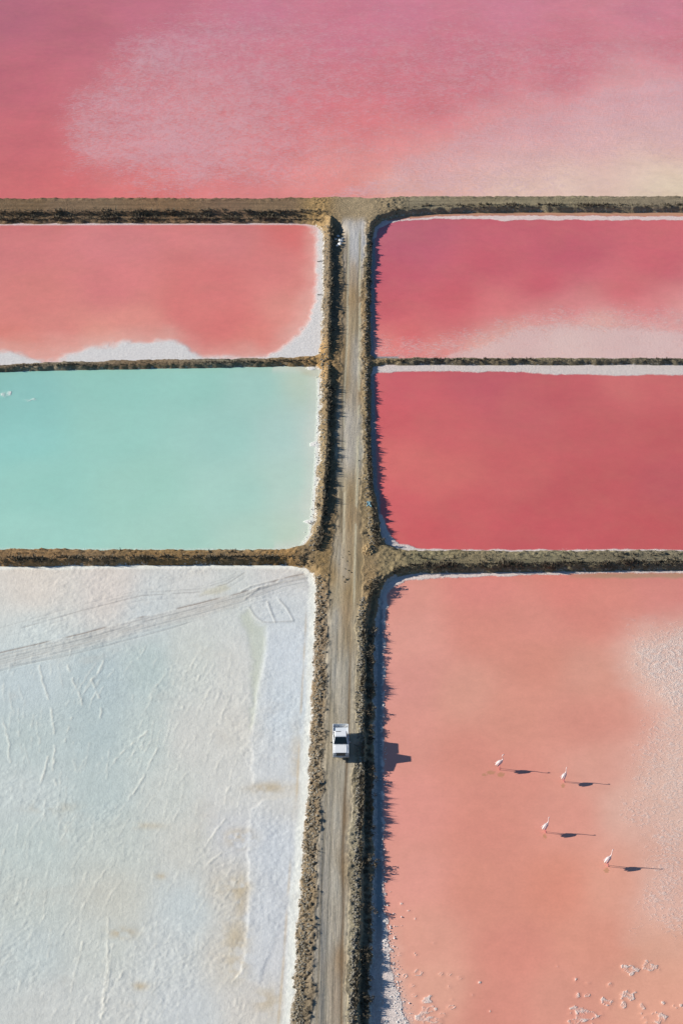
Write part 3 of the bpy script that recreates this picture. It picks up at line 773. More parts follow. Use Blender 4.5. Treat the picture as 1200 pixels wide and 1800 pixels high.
mat_c = pond_material('coral_brine', tuple(s2l((222, 206, 195))), 1.2, (1.5, 2.4, 1), 0.075, 1.0, lo=.34, hi=.80, efreq=1.5)
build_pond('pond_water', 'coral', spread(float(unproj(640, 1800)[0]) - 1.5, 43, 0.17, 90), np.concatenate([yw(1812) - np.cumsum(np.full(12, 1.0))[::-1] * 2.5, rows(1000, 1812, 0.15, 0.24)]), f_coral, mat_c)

# --- dry salt flat
def f_salt(px, py, x, y, din):
    K_SHOW[:] = (0.932, 0.960, 1.042)
    pts = [(60, 1030, (216, 208, 200)), (200, 1040, (214, 206, 200)), (350, 1020, (208, 208, 206)), (500, 1010, (210, 206, 202)), (60, 1120, (204, 212, 212)), (250, 1080, (200, 206, 208)), (400, 1050, (202, 206, 204)), (500, 1060, (200, 206, 210)), (50, 1200, (190, 202, 206)), (180, 1200, (180, 194, 198)), (260, 1170, (182, 196, 196)), (340, 1160, (202, 206, 202)), (420, 1180, (208, 208, 204)), (500, 1150, (204, 212, 220)), (500, 1250, (200, 210, 218)), (60, 1300, (186, 198, 198)), (180, 1280, (180, 194, 196)), (250, 1300, (192, 202, 200)), (340, 1300, (206, 206, 202)), (420, 1280, (208, 206, 200)), (490, 1350, (204, 208, 212)), (50, 1400, (196, 204, 204)), (180, 1400, (186, 198, 198)), (300, 1400, (200, 204, 200)), (400, 1400, (208, 208, 204)), (490, 1400, (208, 204, 196)), (60, 1480, (190, 200, 198)), (200, 1480, (194, 200, 196)), (330, 1480, (202, 202, 196)), (410, 1460, (200, 202, 206)), (480, 1480, (200, 206, 214)), (60, 1580, (194, 200, 196)), (200, 1580, (198, 198, 190)), (330, 1600, (196, 204, 206)), (400, 1560, (200, 196, 188)), (470, 1600, (202, 206, 212)), (60, 1680, (192, 200, 200)), (180, 1660, (198, 202, 198)), (300, 1680, (200, 204, 204)), (400, 1680, (204, 200, 192)), (460, 1680, (204, 206, 210)), (80, 1770, (200, 202, 200)), (200, 1770, (202, 204, 202)), (330, 1780, (200, 204, 206)), (450, 1770, (206, 202, 196))]
    col = idw(px, py, pts, 4.6, 38.0, 0.8)
    def paint(m, c):
        nonlocal col
        col = col * (1 - m[..., None]) + alb(c) * m[..., None]
    z = (fbm(x * 0.9, y * 0.9, 5, 61, 0.6) - 0.5) * 0.035 + (fbm(x * 2.6, y * 2.6, 3, 62, .7) - 0.5) * 0.04
    rough = 0.45 + 0.8 * sstep(0.42, 0.62, fbm(x * 0.12, y * 0.12, 3, 63))
    grey = soft_poly(px, py, [(0, 1180), (120, 1150), (280, 1120), (320, 1130), (260, 1210), (230, 1280), (200, 1380), (140, 1420), (0, 1340)], 30, 1.0, 26, 0.02)
    rough = rough * (1 - 0.5 * grey)
    z = z * rough
    # wheel tracks from the left edge to the corner
    A1 = [(-60, 1166), (0, 1148), (150, 1113), (250, 1085), (350, 1061), (425, 1042), (500, 1016), (540, 1008)]
    B1 = [(-60, 1124), (0, 1110), (150, 1067), (250, 1042), (350, 1036), (400, 1021), (430, 1002)]
    def off(l, dy0, dy1): return [(p[0], p[1] + dy0 + (dy1 - dy0) * np.clip(p[0] / 500.0, 0, 1)) for p in l]
    band = soft_poly(px, py, off(A1, 2, 0) + off(A1, 30, 20)[::-1], 4)
    band = band * sstep(500, 380, px)
    paint(band * 0.22, (196, 184, 174))
    z = z + band * (fbm((x * 0.22 + y) * 4.0, (x - y * .2) * 0.25, 3, 66) - 0.5) * 0.07
    for dy0, dy1, w, k, c in ((0, 0, 1.3, .75, (112, 92, 84)), (6, 3, 0.9, .30, (150, 140, 132)), (12, 6, 1.2, .55, (130, 132, 134)), (16, 9, 1.0, .30, (150, 148, 146)), (20, 12, 1.1, .35, (150, 142, 136)), (26, 15, 1.2, .50, (140, 146, 150)), (32, 22, 0.9, .35, (150, 156, 156))):
        m = line_mask(px, py, off(A1, dy0, dy1), w) * sstep(0.30, 0.5, fbm(px * 0.03 + dy0, py * 0.03, 3, int(70 + dy0)))
        paint(m * k, c); z = z - m * 0.035 * k
        m2 = line_mask(px, py, off(A1, dy0 + 2.2, dy1 + 2.0), 1.0); z = z + m2 * 0.05 * k
    for dy0, dy1, w, k, c in ((0, 0, 1.0, .35, (140, 138, 136)), (5, 5, 1.0, .45, (130, 126, 124)), (-6, -4, 0.9, .25, (150, 148, 146)), (12, 14, .9, .25, (150, 150, 150))):
        m = line_mask(px, py, off(B1, dy0, dy1), w) * sstep(0.32, 0.5, fbm(px * 0.03 + dy0, py * 0.03, 3, int(90 + dy0)))
        paint(m * k, c); z = z - m * 0.05 * k
    C1 = [(-60, 1190), (0, 1175), (100, 1157), (200, 1132), (300, 1105), (400, 1072), (470, 1056)]
    m = line_mask(px, py, C1, 1.0) * sstep(0.35, 0.5, fbm(px * 0.02, py * 0.02, 3, 99)); paint(m * 0.45, (150, 152, 152)); z = z - m * .03
    for l in ([(425, 1040), (440, 1032), (470, 1024), (520, 1012)], [(432, 1046), (450, 1036), (490, 1026), (538, 1016)], [(430, 1054), (448, 1040), (456, 1034)], [(438, 1068), (448, 1084), (462, 1094), (484, 1094), (478, 1080), (470, 1058)], [(484, 1094), (516, 1092), (504, 1070), (490, 1054)]):
        m = line_mask(px, py, l, 1.2); paint(m * 0.4, (150, 146, 142)); z = z + m * 0.05
    paint(soft_poly(px, py, [(352, 1047), (360, 1037), (396, 1027), (404, 1034), (385, 1045)], 4, 1.0, 2, .08) * .6, (196, 192, 172))
    ch = soft_poly(px, py, [(424, 1084), (436, 1074), (448, 1094), (468, 1100), (466, 1150), (456, 1200), (448, 1270), (440, 1280), (444, 1200), (440, 1130)], 7, 1.0, 5, .05)
    paint(ch * .62, (190, 196, 180)); z = z * (1 - .7 * ch) - ch * 0.02
    # lifted crust slab along the bank
    slab = soft_poly(px, py, [(470, 1106), (545, 1100), (540, 1240), (530, 1372), (490, 1372), (445, 1378), (440, 1300), (452, 1210), (466, 1150)], 4, 1.0, 6, .05)
    slab2 = soft_poly(px, py, [(440, 1424), (460, 1408), (515, 1402), (512, 1500), (500, 1600), (480, 1660), (455, 1730), (418, 1718), (430, 1683), (434, 1630), (437, 1567), (436, 1480)], 3, 1.0, 4, .06)
    sl = np.maximum(slab, slab2); z = z + sl * 0.035 * sstep(505, 455, px)
    paint(sl * sstep(545, 505, px) * 0.32, (206, 211, 216))
    for (cx, cy, rx, ry, k) in ((462, 1386, 28, 8, .5), (482, 1383, 22, 9, .4), (420, 1473, 26, 16, .6), (410, 1560, 30, 14, .5), (424, 1580, 12, 40, .5), (214, 1640, 24, 9, .6), (246, 1734, 14, 7, .6), (415, 1650, 22, 34, .55), (284, 1540, 10, 6, .5), (470, 1760, 24, 22, .5), (415, 1700, 20, 24, .45), (260, 1452, 30, 6, .35), (90, 1420, 40, 9, .3), (520, 1330, 10, 60, .3)):
        r = ((px - cx) / rx) ** 2 + ((py - cy) / ry) ** 2
        m = np.exp(-r) * sstep(0.25, 0.6, fbm(px * .05, py * .07, 4, 120)) * 1.3
        paint(np.clip(m * k, 0, .8), (188, 172, 144))
    # scraped ridges
    rr = random.Random(5)
    lines = [[(70, 1170), (76, 1200), (92, 1250), (96, 1290)], [(116, 1160), (130, 1200), (146, 1240)], [(162, 1195), (176, 1230), (178, 1262)], [(186, 1156), (172, 1184)], [(2, 1260), (16, 1300), (18, 1340)], [(126, 1262), (116, 1304)], [(98, 1310), (94, 1350), (100, 1386)], [(86, 1326), (72, 1380)], [(368, 1160), (320, 1245)], [(258, 1286), (212, 1326)], [(278, 1316), (236, 1396)],
             [(395, 1440), (368, 1478)], [(390, 1498), (368, 1518)], [(190, 1614), (190, 1700), (180, 1790)], [(200, 1660), (180, 1790)], [(148, 1650), (128, 1730)], [(428, 1704), (410, 1726)]]
    for i in range(300):
        cx = rr.uniform(5, 440); cy = rr.uniform(1130, 1790); L = rr.uniform(10, 60)
        s = rr.uniform(-0.75, -0.05) if cx > 130 or cy > 1420 else rr.uniform(-0.2, 0.3)
        lines.append([(cx, cy), (cx + s * L * .5 + rr.uniform(-2, 2), cy + L * .5), (cx + s * L, cy + L)])
    for i, l in enumerate(lines):
        x0 = min(p[0] for p in l) - 8; x1 = max(p[0] for p in l) + 8; y0 = min(p[1] for p in l) - 8; y1 = max(p[1] for p in l) + 8
        s = np.nonzero((px > x0) & (px < x1) & (py > y0) & (py < y1))[0]
        if len(s) == 0: continue
        qx = px[s] + (fbm(px[s] * .1, py[s] * .1, 2, i) - .5) * 5
        m = line_mask(qx, py[s], l, 1.5 if i < 17 else 1.2) * sstep(0.3, 0.55, fbm(px[s] * .08, py[s] * .08, 2, 200 + i))
        z[s] = z[s] + m * (0.035 if i < 17 else 0.016)
        k = (m * (0.5 if i < 17 else .25))[:, None]
        col[s] = col[s] * (1 - k) + alb((222, 220, 210)) * k
    # white margin, with a rusty line
    wm = sstep(1.0, 0.35, din + (fbm(x * .8, y * .3, 3, 501) - .5) * .5); paint(wm * .85, (234, 234, 230))
    rust = np.exp(-((din - 1.0) / .12) ** 2) * sstep(.45, .65, fbm(x * .3, y * .15, 3, 140)) * (px > 480) * sstep(1060, 1110, py)
    paint(np.clip(rust, 0, 1) * .45, (196, 168, 120))
    z = z + 0.03
    return {'col': col, 'z': z}
def salt_material():
    t = NT('salt_crust')
    col = t.attr('col', False)
    n1 = t.noise(0.5, 5, .65); n2 = t.noise(2.4, 5, .72); n3 = t.noise(9.0, 3, .65)
    n4 = t.noise(1.0, 4, .65, vec=t.mapped((2.2, .35, 1), (0, 0, .3)))
    f = t.math('ADD', t.rng(n1, .25, .75, -.07, .07, False), t.rng(n2, .25, .75, -.07, .07, False))
    f = t.math('ADD', f, t.rng(n4, .25, .75, -.05, .05, False))
    f = t.math('ADD', t.math('ADD', f, t.rng(n3, .2, .8, -.05, .05, False)), 1.0)
    c = t.scale_col(col, f)
    c = t.mix(t.rng(t.noise(.16, 5, .6), .55, .75, 0, .22), c, (0.60, 0.52, 0.42))
    t.base(c)
    t.b.inputs['Roughness'].default_value = .9; t.b.inputs['Specular IOR Level'].default_value = .15
    h = t.math('ADD', n2, t.math('MULTIPLY', n3, .45))
    h = t.math('ADD', h, t.math('MULTIPLY', n4, .5))
    t.bump(h, .6, .045)
    return t.m
mat_s = salt_material()
build_pond('salt_flat', 'salt', spread(-41, float(unproj(556, 1040)[0]) + 1.6, 0.125, 90), np.concatenate([yw(1812) - np.cumsum(np.full(12, 1.0))[::-1] * 2.5, rows(990, 1812, 0.12, 0.19)]), f_salt, mat_s)

# --- plain all the way to the horizon
tg = NT('plain_soil')
tg.base(tg.mix(tg.rng(tg.noise(.01, 5, .6), .4, .6), (0.30, 0.25, 0.18), (0.46, 0.38, 0.33)))
tg.b.inputs['Roughness'].default_value = .95
gs = 9000.0
V = np.array([(-gs, -gs, -.6), (gs, -gs, -.6), (gs, gs, -.6), (-gs, gs, -.6)])
tag(link(bpy.data.objects.new('ground', mesh_np('ground', V, np.array([[0, 1, 2, 3]]), tg.m))), kind='structure')

#@@OBJECTS
# ------------------------------------------------------------------ small growth, stones
def ground_z(x, y):
    return earth_height(np.atleast_1d(np.asarray(x, float)), np.atleast_1d(np.asarray(y, float)))[0]

def place_px(px, py, zg=0.6):
    """photograph pixel -> standing point on the earthworks"""
    px = np.atleast_1d(np.asarray(px, float)); py = np.atleast_1d(np.asarray(py, float))
    z = np.full(px.shape, zg)
    for _ in range(4):
        x, y = unproj(px, py, z)
        z = np.maximum(ground_z(x, y), 0.0)
    return x, y, z

def plant_material(name, c0, c1, c2):
    t = NT(name)
    oi = t.n('ShaderNodeObjectInfo')
    n = t.noise(2.3, 3, .6)
    r = t.attr('tone')
    c = t.mix(t.math('ADD', t.math('MULTIPLY', r, .7), t.math('MULTIPLY', oi.outputs['Random'], .3), clamp=True), c0, c1)
    c = t.mix(t.rng(n, .5, .72, 0, .6), c, c2)
    t.base(c)
    t.b.inputs['Roughness'].default_value = .9; t.b.inputs['Specular IOR Level'].default_value = .1
    return t.m
MAT_SHRUB = plant_material('dry_shrub', (.085, .070, .048), (.22, .182, .128), (.14, .11, .068))
MAT_GOLD = plant_material('golden_shrub', (.20, .13, .04), (.36, .25, .09), (.26, .16, .05))
MAT_GRASS = plant_material('dry_grass', (.085, .073, .05), (.25, .21, .15), (.165, .13, .08))
MAT_STONE = plant_material('bank_stone', (.17, .15, .11), (.34, .31, .255), (.24, .20, .145))
MAT_SALTROCK = simple('salt_rock', (.70, .69, .66), .85, 0, .12, 3.0, .2)
MAT_CLOD = simple('dirt_clod', (.20, .155, .09), .95, 0, .25, 5.0, .1)
MAT_WOOD = simple('grey_driftwood', (.10, .085, .07), .9, 0, .25, 8.0, .1)

def leaf_cloud(seed, n=190, leaf=0.10, squash=0.62):
    """a low dry shrub: many small leaf and twig faces through a lumpy dome"""
    r = np.random.default_rng(seed)
    lob = r.normal(size=(6, 3)) * np.array([.28, .28, .10]); lob[:, 2] = np.abs(lob[:, 2]) + .12
    lr = r.uniform(.22, .36, 6)
    V = []; T = []; tone = []
    k = r.integers(0, 6, n)
    d = r.normal(size=(n, 3)); d /= np.linalg.norm(d, axis=1)[:, None]
    rad = lr[k] * r.uniform(.45, 1.0, n) ** .5
    c = lob[k] + d * rad[:, None] * np.array([1, 1, squash]) ; c[:, 2] = np.abs(c[:, 2])
    for i in range(n):
        nrm = d[i] * .7 + r.normal(size=3) * .6; nrm /= np.linalg.norm(nrm)
        a = np.cross(nrm, r.normal(size=3)); a /= np.linalg.norm(a); b = np.cross(nrm, a)
        s = leaf * r.uniform(.6, 1.3); o = len(V)
        V += [c[i] - a * s * .6, c[i] + a * s * .6 - b * s * .3, c[i] + b * s + nrm * s * .3]
        T.append((o, o + 1, o + 2)); tone += [r.uniform(0, 1)] * 3
    for i in range(16):          # spiky twigs poking out
        an = r.uniform(0, 6.283); e = r.uniform(.5, 1.3)
        dr = np.array([math.cos(an) * math.cos(e), math.sin(an) * math.cos(e), math.sin(e)])
        st = lob[i % 6] * .6; L = r.uniform(.40, .62); s = np.array([-dr[1], dr[0], 0]) * .02; o = len(V)
        V += [st - s, st + s, st + dr * L]; T.append((o, o + 1, o + 2)); tone += [.1] * 3
    V = np.array(V); V[:, 2] = np.maximum(V[:, 2], -.03)
    return V, np.array(T), np.array(tone)

SHRUBS = []
for i in range(9):
    v, q, tn = leaf_cloud(100 + i, 210 if i < 6 else 150, 0.10 if i < 6 else .13, .62 if i % 3 else .8)
    SHRUBS.append(mesh_np('shrub', v, q, MAT_SHRUB, {'tone': tn}, smooth=False))
v, q, tn = leaf_cloud(140, 230, .10, .7)
SHRUB_GOLD = mesh_np('golden_shrub', v, q, MAT_GOLD, {'tone': tn}, smooth=False)

def shrub(x, y, z, size, label, group=None, me=None, stretch=(1, 1, 1)):
    o = link(bpy.data.objects.new('dry_shrub', me or random.choice(SHRUBS)))
    o.location = (x, y, z - 0.03 * size)
    o.rotation_euler = (0, 0, random.uniform(0, 6.28))
    if stretch != (1, 1, 1): o.rotation_euler = (0, 0, 0)
    o.scale = (size * stretch[0], size * stretch[1], size * random.uniform(.85, 1.15) * stretch[2])
    return tag(o, label, 'shrub', group)

def shrub_row(pyr, xfun, step, jit, sizes, label, group, vertical=True, zg=.6, lift=0.0):
    pts = []
    q = pyr[0]
    while q < pyr[1]:
        a, b = q + random.uniform(-jit[1], jit[1]), 0
        if vertical: pts.append((xfun(a) + random.uniform(-jit[0], jit[0]), a))
        else: pts.append((a, xfun(a) + random.uniform(-jit[0], jit[0])))
        q += step * random.uniform(.6, 1.5)
    P = np.array(pts)
    X, Y, Z = place_px(P[:, 0], P[:, 1], zg)
    for x, y, z in zip(X, Y, Z):
        if z > 0.03:
            lb = label(float(toscreen(x, y, z)[1])) if callable(label) else label
            shrub(float(x), float(y), float(z), random.uniform(*sizes) * random.choice((.75, 1, 1, 1.15)), lb, group)

# the row on the shaded bank of the coral pond
shrub_row((1128, 1805), lambda p: prof(p, [(1100, 650), (1300, 650), (1600, 648), (1800, 643)]), 12.5, (1.8, 3), (.62, 1.0),
          lambda q: "low dry shrub on the coral pond's shaded bank, beyond the pickup" if q < 1300 else "low dry shrub on the coral pond's shaded bank, nearer than the pickup", 'shrubs along the coral pond bank')
shrub_row((1035, 1800), lambda p: prof(p, [(1050, 641), (1300, 638), (1600, 634), (1800, 627)]), 34, (2.0, 6), (.26, .44),
          lambda q: "low dry shrub on the coral pond's shaded bank, beyond the pickup" if q < 1300 else "low dry shrub on the coral pond's shaded bank, nearer than the pickup", 'shrubs along the coral pond bank')
# the ridge along the rose and turquoise ponds
shrub_row((402, 965), lambda p: prof(p, [(400, 583), (600, 581), (700, 580), (800, 578), (900, 571), (960, 562)]), 10.5, (1.8, 3), (.30, .56),
          lambda q: 'small dry bush on the ridge between the road and the rose pond' if q < 638 else 'small dry bush on the ridge between the road and the turquoise pond', 'bushes on the ridge left of the upper road')
shrub_row((690, 960), lambda p: prof(p, [(690, 583), (800, 580), (860, 574), (960, 564)]), 16, (2.0, 4), (.45, .75),
          lambda q: 'small dry bush on the ridge between the road and the rose pond' if q < 638 else 'small dry bush on the ridge between the road and the turquoise pond', 'bushes on the ridge left of the upper road')
# the verge beside the magenta and red ponds
shrub_row((418, 960), lambda p: prof(p, [(400, 651), (500, 648), (700, 647), (850, 650), (900, 656), (960, 660)]), 11.5, (2.4, 3), (.30, .56),
          lambda q: 'small scrubby bush on the road verge beside the magenta pond' if q < 636 else 'small scrubby bush on the road verge beside the red pond', 'bushes on the verge right of the upper road')
# the bank of the salt flat
shrub_row((1015, 1795), lambda p: prof(p, [(1020, 560), (1100, 566), (1200, 562), (1400, 556), (1600, 542), (1800, 530)]), 20, (4.0, 4), (.26, .46),
          lambda q: 'small dry bush on the salt flat bank, between the crossing and the pickup' if q < 1300 else 'small dry bush on the salt flat bank, nearer the viewer than the pickup', 'bushes on the salt flat bank')
# step of the far bank, and the bank above the coral pond
shrub_row((4, 566), lambda p: 376, 22, (1.0, 6), (.4, .62),
          'dark low bush on the step of the far bank above the rose pond', 'bushes on the far bank', False, .6)
shrub_row((700, 1196), lambda p: 996, 20, (1.6, 6), (.34, .58),
          'low bush on the south edge of the bank above the coral pond', 'bushes on the bank above the coral pond', False, .6)
# a few that stand out
for (px, py, s, st, lab, gold) in (
        (645, 1108, 1.7, (1.0, 1.2, .55), 'largest rounded brown shrub, bulging onto the right edge of the road below the crossing', False),
        (652, 1212, 1.05, (.8, 1.9, .9), 'tall oval grey-brown shrub on the shaded bank up the road from the pickup', False),
        (648, 1345, 1.0, (.85, 1.35, .9), 'round tan shrub just below the shadow of the white pickup', False),
        (646, 1418, .85, (.8, 1.3, .9), 'golden yellow dry shrub among the grey ones on the shaded bank', True),
        (655, 1032, 1.8, (1.1, 1.2, .5), 'broad dark brown bush on the right corner below the crossroads', False),
        (664, 954, 1.1, (1.1, .9, .6), 'bush beside the rubble heap at the right corner above the crossroads', False),
        (560, 893, 1.1, (.8, 1.4, .7), 'wide dark bush on the ridge beside the lower end of the turquoise pond', False)):
    x, y, z = place_px(px, py, .8)
    shrub(float(x[0]), float(y[0]), float(z[0]), s, lab, None, SHRUB_GOLD if gold else SHRUBS[len(lab) % 6], st)

# ---- dry grass, joined: nobody could count it
def scatter(n, xfun, pyr, jx, vertical=True, zg=.6):
    a = rng.uniform(pyr[0], pyr[1], n)
    if vertical: px = xfun(a) + rng.normal(0, jx, n); py = a
    else: px = a; py = xfun(a) + rng.normal(0, jx, n)
    x, y, z = place_px(px, py, zg)
    k = z > 0.06
    return np.stack([x[k], y[k], z[k]], 1)

def tufts(name, P, hgt, blades=9, lean=.55, width=.05):
    V = []; T = []; tn = []
    m = len(P)
    patch = fbm(P[:, 0] * .45, P[:, 1] * .45, 3, 300)
    H = hgt[0] + (hgt[1] - hgt[0]) * rng.uniform(0, 1, m) ** 1.8 * (0.35 + 1.5 * sstep(.38, .68, patch))
    for b in range(blades):
        an = rng.uniform(0, 6.283, m); e = rng.uniform(.1, lean, m)
        h = H * rng.uniform(.5, 1.05, m)
        base = P + np.stack([np.cos(an) * .05, np.sin(an) * .05, np.full(m, -.03)], 1) * (1 + H[:, None])
        tip = base + np.stack([np.cos(an) * e * h * 1.2, np.sin(an) * e * h * 1.2, h], 1)
        w = width * rng.uniform(.6, 1.4, m) * (.6 + H)
        s = np.stack([-np.sin(an) * w, np.cos(an) * w, np.zeros(m)], 1)
        V.append(np.stack([base - s, base + s, tip], 1).reshape(-1, 3))
        tn.append(np.repeat(rng.uniform(0, 1, m), 3))
    V = np.concatenate(V); T = np.arange(len(V)).reshape(-1, 3)
    o = link(bpy.data.objects.new(name, mesh_np(name, V, T, MAT_GRASS, {'tone': np.concatenate(tn)}, smooth=False)))
    return tag(o, kind='stuff')

G = []
crestR = lambda p: prof(p, [(1000, 668), (1040, 652), (1080, 640), (1100, 639), (1300, 637), (1450, 634), (1600, 631), (1800, 623)])
tufts('dry_grass', scatter(1100, crestR, (1020, 1810), 1.6), (.06, .42))
tufts('dry_grass', scatter(500, lambda p: prof(p, [(1030, 660), (1100, 650), (1300, 648), (1600, 645), (1800, 639)]), (1020, 1810), 4.5), (.06, .30))
tufts('dry_grass', scatter(1500, lambda p: prof(p, [(400, 582), (600, 579), (800, 577), (900, 570), (960, 560)]), (396, 968), 2.4), (.06, .42))
tufts('dry_grass', scatter(1000, lambda p: prof(p, [(400, 652), (500, 648), (600, 646), (700, 646), (800, 648), (870, 653), (960, 664)]), (392, 968), 2.6), (.05, .34))
tufts('dry_grass', scatter(1300, lambda p: prof(p, [(1010, 556), (1100, 563), (1220, 560), (1400, 552), (1600, 539), (1800, 527)]), (1010, 1805), 6.0), (.04, .22))
tufts('dry_grass', np.concatenate([scatter(1500, lambda p: np.full(p.shape, 373.0), (0, 575), 2.2, False), scatter(1500, lambda p: np.full(p.shape, 387.0), (0, 566), 3.0, False),
                                   scatter(800, lambda p: prof(p, [(650, 392), (665, 384), (700, 376), (760, 370), (1200, 369)]), (655, 1200), 2.0, False)]), (.07, .46))
tufts('dry_grass', np.concatenate([scatter(800, lambda p: prof(p, [(0, 648), (100, 645), (400, 640), (560, 637)]), (0, 560), 2.6, False),
                                   scatter(800, lambda p: np.full(p.shape, 636.5), (665, 1200), 2.2, False)]), (.05, .28))
tufts('dry_grass', np.concatenate([scatter(900, lambda p: np.full(p.shape, 989.0), (0, 550), 2.4, False), scatter(2200, lambda p: prof(p, [(690, 1004), (760, 998), (1200, 995)]), (690, 1200), 3.4, False),
                                   scatter(200, lambda p: np.full(p.shape, 980.0), (0, 540), 6, False), scatter(250, lambda p: np.full(p.shape, 980.0), (700, 1200), 6, False)]), (.06, .42))

# ---- loose stones of the banks, joined
_g = (1 + 5 ** .5) / 2
_st = np.array([(-1, _g, 0), (1, _g, 0), (-1, -_g, 0), (1, -_g, 0), (0, -1, _g), (0, 1, _g), (0, -1, -_g), (0, 1, -_g), (_g, 0, -1), (_g, 0, 1), (-_g, 0, -1), (-_g, 0, 1)], float) / (1 + _g * _g) ** .5
_sf = np.array([(0, 11, 5), (0, 5, 1), (0, 1, 7), (0, 7, 10), (0, 10, 11), (1, 5, 9), (5, 11, 4), (11, 10, 2), (10, 7, 6), (7, 1, 8), (3, 9, 4), (3, 4, 2), (3, 2, 6), (3, 6, 8), (3, 8, 9), (4, 9, 5), (2, 4, 11), (6, 2, 10), (8, 6, 7), (9, 8, 1)])
def stones(name, P, size, mat, flat=.7, kind='stuff'):
    m = len(P)
    s = size[0] + (size[1] - size[0]) * rng.uniform(0, 1, m) ** 2.2
    J = _st[None] * rng.uniform(.72, 1.18, (m, 12, 1)) * rng.uniform(.75, 1.25, (m, 1, 3))
    an = rng.uniform(0, 6.283, m); c, q = np.cos(an), np.sin(an)
    X = J[..., 0] * c[:, None] - J[..., 1] * q[:, None]; Yy = J[..., 0] * q[:, None] + J[..., 1] * c[:, None]
    W = np.stack([X, Yy, J[..., 2] * flat], -1) * s[:, None, None] + P[:, None, :] + np.array([0, 0, 1.0]) * (s * flat * .35)[:, None, None]
    F = (_sf[None] + (np.arange(m) * 12)[:, None, None]).reshape(-1, 3)
    o = link(bpy.data.objects.new(name, mesh_np(name, W.reshape(-1, 3), F, mat, {'tone': np.repeat(rng.uniform(0, 1, m), 12)}, smooth=False)))
    return tag(o, kind=kind)
stones('bank_gravel', np.concatenate([
    scatter(3000, lambda p: prof(p, [(1010, 556), (1100, 561), (1220, 558), (1400, 549), (1600, 536), (1800, 524)]), (1010, 1805), 6.5),
    scatter(2200, lambda p: prof(p, [(1060, 636), (1100, 634), (1300, 634), (1450, 629), (1600, 624), (1800, 617)]), (1050, 1805), 3.2),
    scatter(1500, lambda p: prof(p, [(400, 573), (600, 569), (800, 567), (900, 560), (960, 552)]), (396, 968), 4.0),
    scatter(900, lambda p: prof(p, [(400, 650), (600, 643), (800, 644), (900, 647), (960, 655)]), (396, 968), 3.5)]), (.025, .17), MAT_STONE)

# white salt lumps along the shaded shore of the coral pond
def shore(n, tab, pyr, jx):
    py = rng.uniform(pyr[0], pyr[1], n); px = prof(py, tab) + rng.normal(0, jx, n)
    x, y = unproj(px, py, 0.0)
    return np.stack([x, y, np.full(n, .015)], 1)
stones('salt_lumps', np.concatenate([
    shore(420, [(1040, 680), (1100, 673), (1300, 673), (1600, 674), (1800, 676)], (1030, 1805), 3.5),
    shore(260, [(1580, 680), (1700, 690), (1800, 705)], (1600, 1805), 9),
    shore(130, [(680, 560), (780, 556), (900, 549), (960, 536)], (660, 965), 2.5)]), (.02, .10), MAT_SALTROCK)

def lump_mesh(name, seed, mat, s=1.0, flat=.75, sub=2):
    bm = bmesh.new(); bmesh.ops.create_icosphere(bm, subdivisions=sub, radius=1.0)
    r = random.Random(seed); off = Vector((r.uniform(0, 50), r.uniform(0, 50), r.uniform(0, 50)))
    from mathutils import noise as mn
    for v in bm.verts:
        v.co *= 1 + .38 * mn.noise(v.co * 1.3 + off) + .2 * mn.noise(v.co * 3.1 + off)
        v.co.z *= flat; v.co *= s
    me = bpy.data.meshes.new(name); bm.to_mesh(me); bm.free(); me.materials.append(mat)
    return me

# rubble heap at the crossroads: one heap of joined small stones
hx, hy, hz = place_px(647, 966, .8)
n = 130
rr_ = rng.uniform(0, 1, n) ** .6 * 1.05; an = rng.uniform(0, 6.283, n)
P = np.stack([hx[0] + np.cos(an) * rr_ * .62, hy[0] + np.sin(an) * rr_ * 1.25, np.full(n, hz[0]) + (1.05 - rr_) * .28 - .02], 1)
o = stones('rubble_heap', P, (.09, .20), simple('brown_rubble', (.38, .27, .14), .9, 0, .35, 3.0, .1), .8, None)
tag(o, 'heap of small brown rubble stones on the right side of the road above the crossing', 'rubble heap')

clods = [lump_mesh('dirt_clod', 20 + i, MAT_CLOD, 1.0, .7, 1) for i in range(4)]
for (px, py, s) in ((612, 969, .13), (613, 975, .14), (602, 980, .09), (609, 986, .11), (598, 983, .07), (590, 978, .07), (606, 1000, .13), (612, 1003, .14), (616, 1006, .17), (603, 1014, .13), (608, 1019, .24), (605, 1023, .16), (612, 1017, .11), (595, 992, .07)):
    x, y, z = place_px(px, py, .8)
    o = link(bpy.data.objects.new('dirt_clod', random.choice(clods)))
    o.location = (x[0], y[0], z[0] + s * .2); s *= .72; o.scale = (s, s * random.uniform(.9, 1.3), s * .8); o.rotation_euler = (0, 0, random.uniform(0, 6))
    big = s > .15
    tag(o, 'largest brown dirt clod lying on the road just below the crossing' if big else 'small dark dirt clod scattered on the road at the crossing', 'dirt clod', 'dirt clods on the road at the crossing')
rocks = [lump_mesh('salt_rock', 40 + i, MAT_SALTROCK, 1.0, .7, 2) for i in range(3)]
for (px, py, s, lw) in ((594, 416, .30, 'topmost white rock'), (599, 424, .34, 'broad white rock in the middle'), (597, 430, .36, 'largest white rock, at the lower end'), (602, 420, .24, 'white rock nearest the road'), (590, 421, .22, 'white rock farthest left'), (592, 432, .2, 'smallest white rock')):
    x, y, z = place_px(px, py, .4)
    o = link(bpy.data.objects.new('salt_rock', random.choice(rocks)))
    o.location = (x[0], y[0], z[0] + s * .3); o.scale = (s, s * random.uniform(.8, 1.2), s * .8); o.rotation_euler = (random.uniform(-.3, .3), 0, random.uniform(0, 6))
    tag(o, lw + ' in the ditch below the top junction', 'rock', 'white rocks near the top junction')

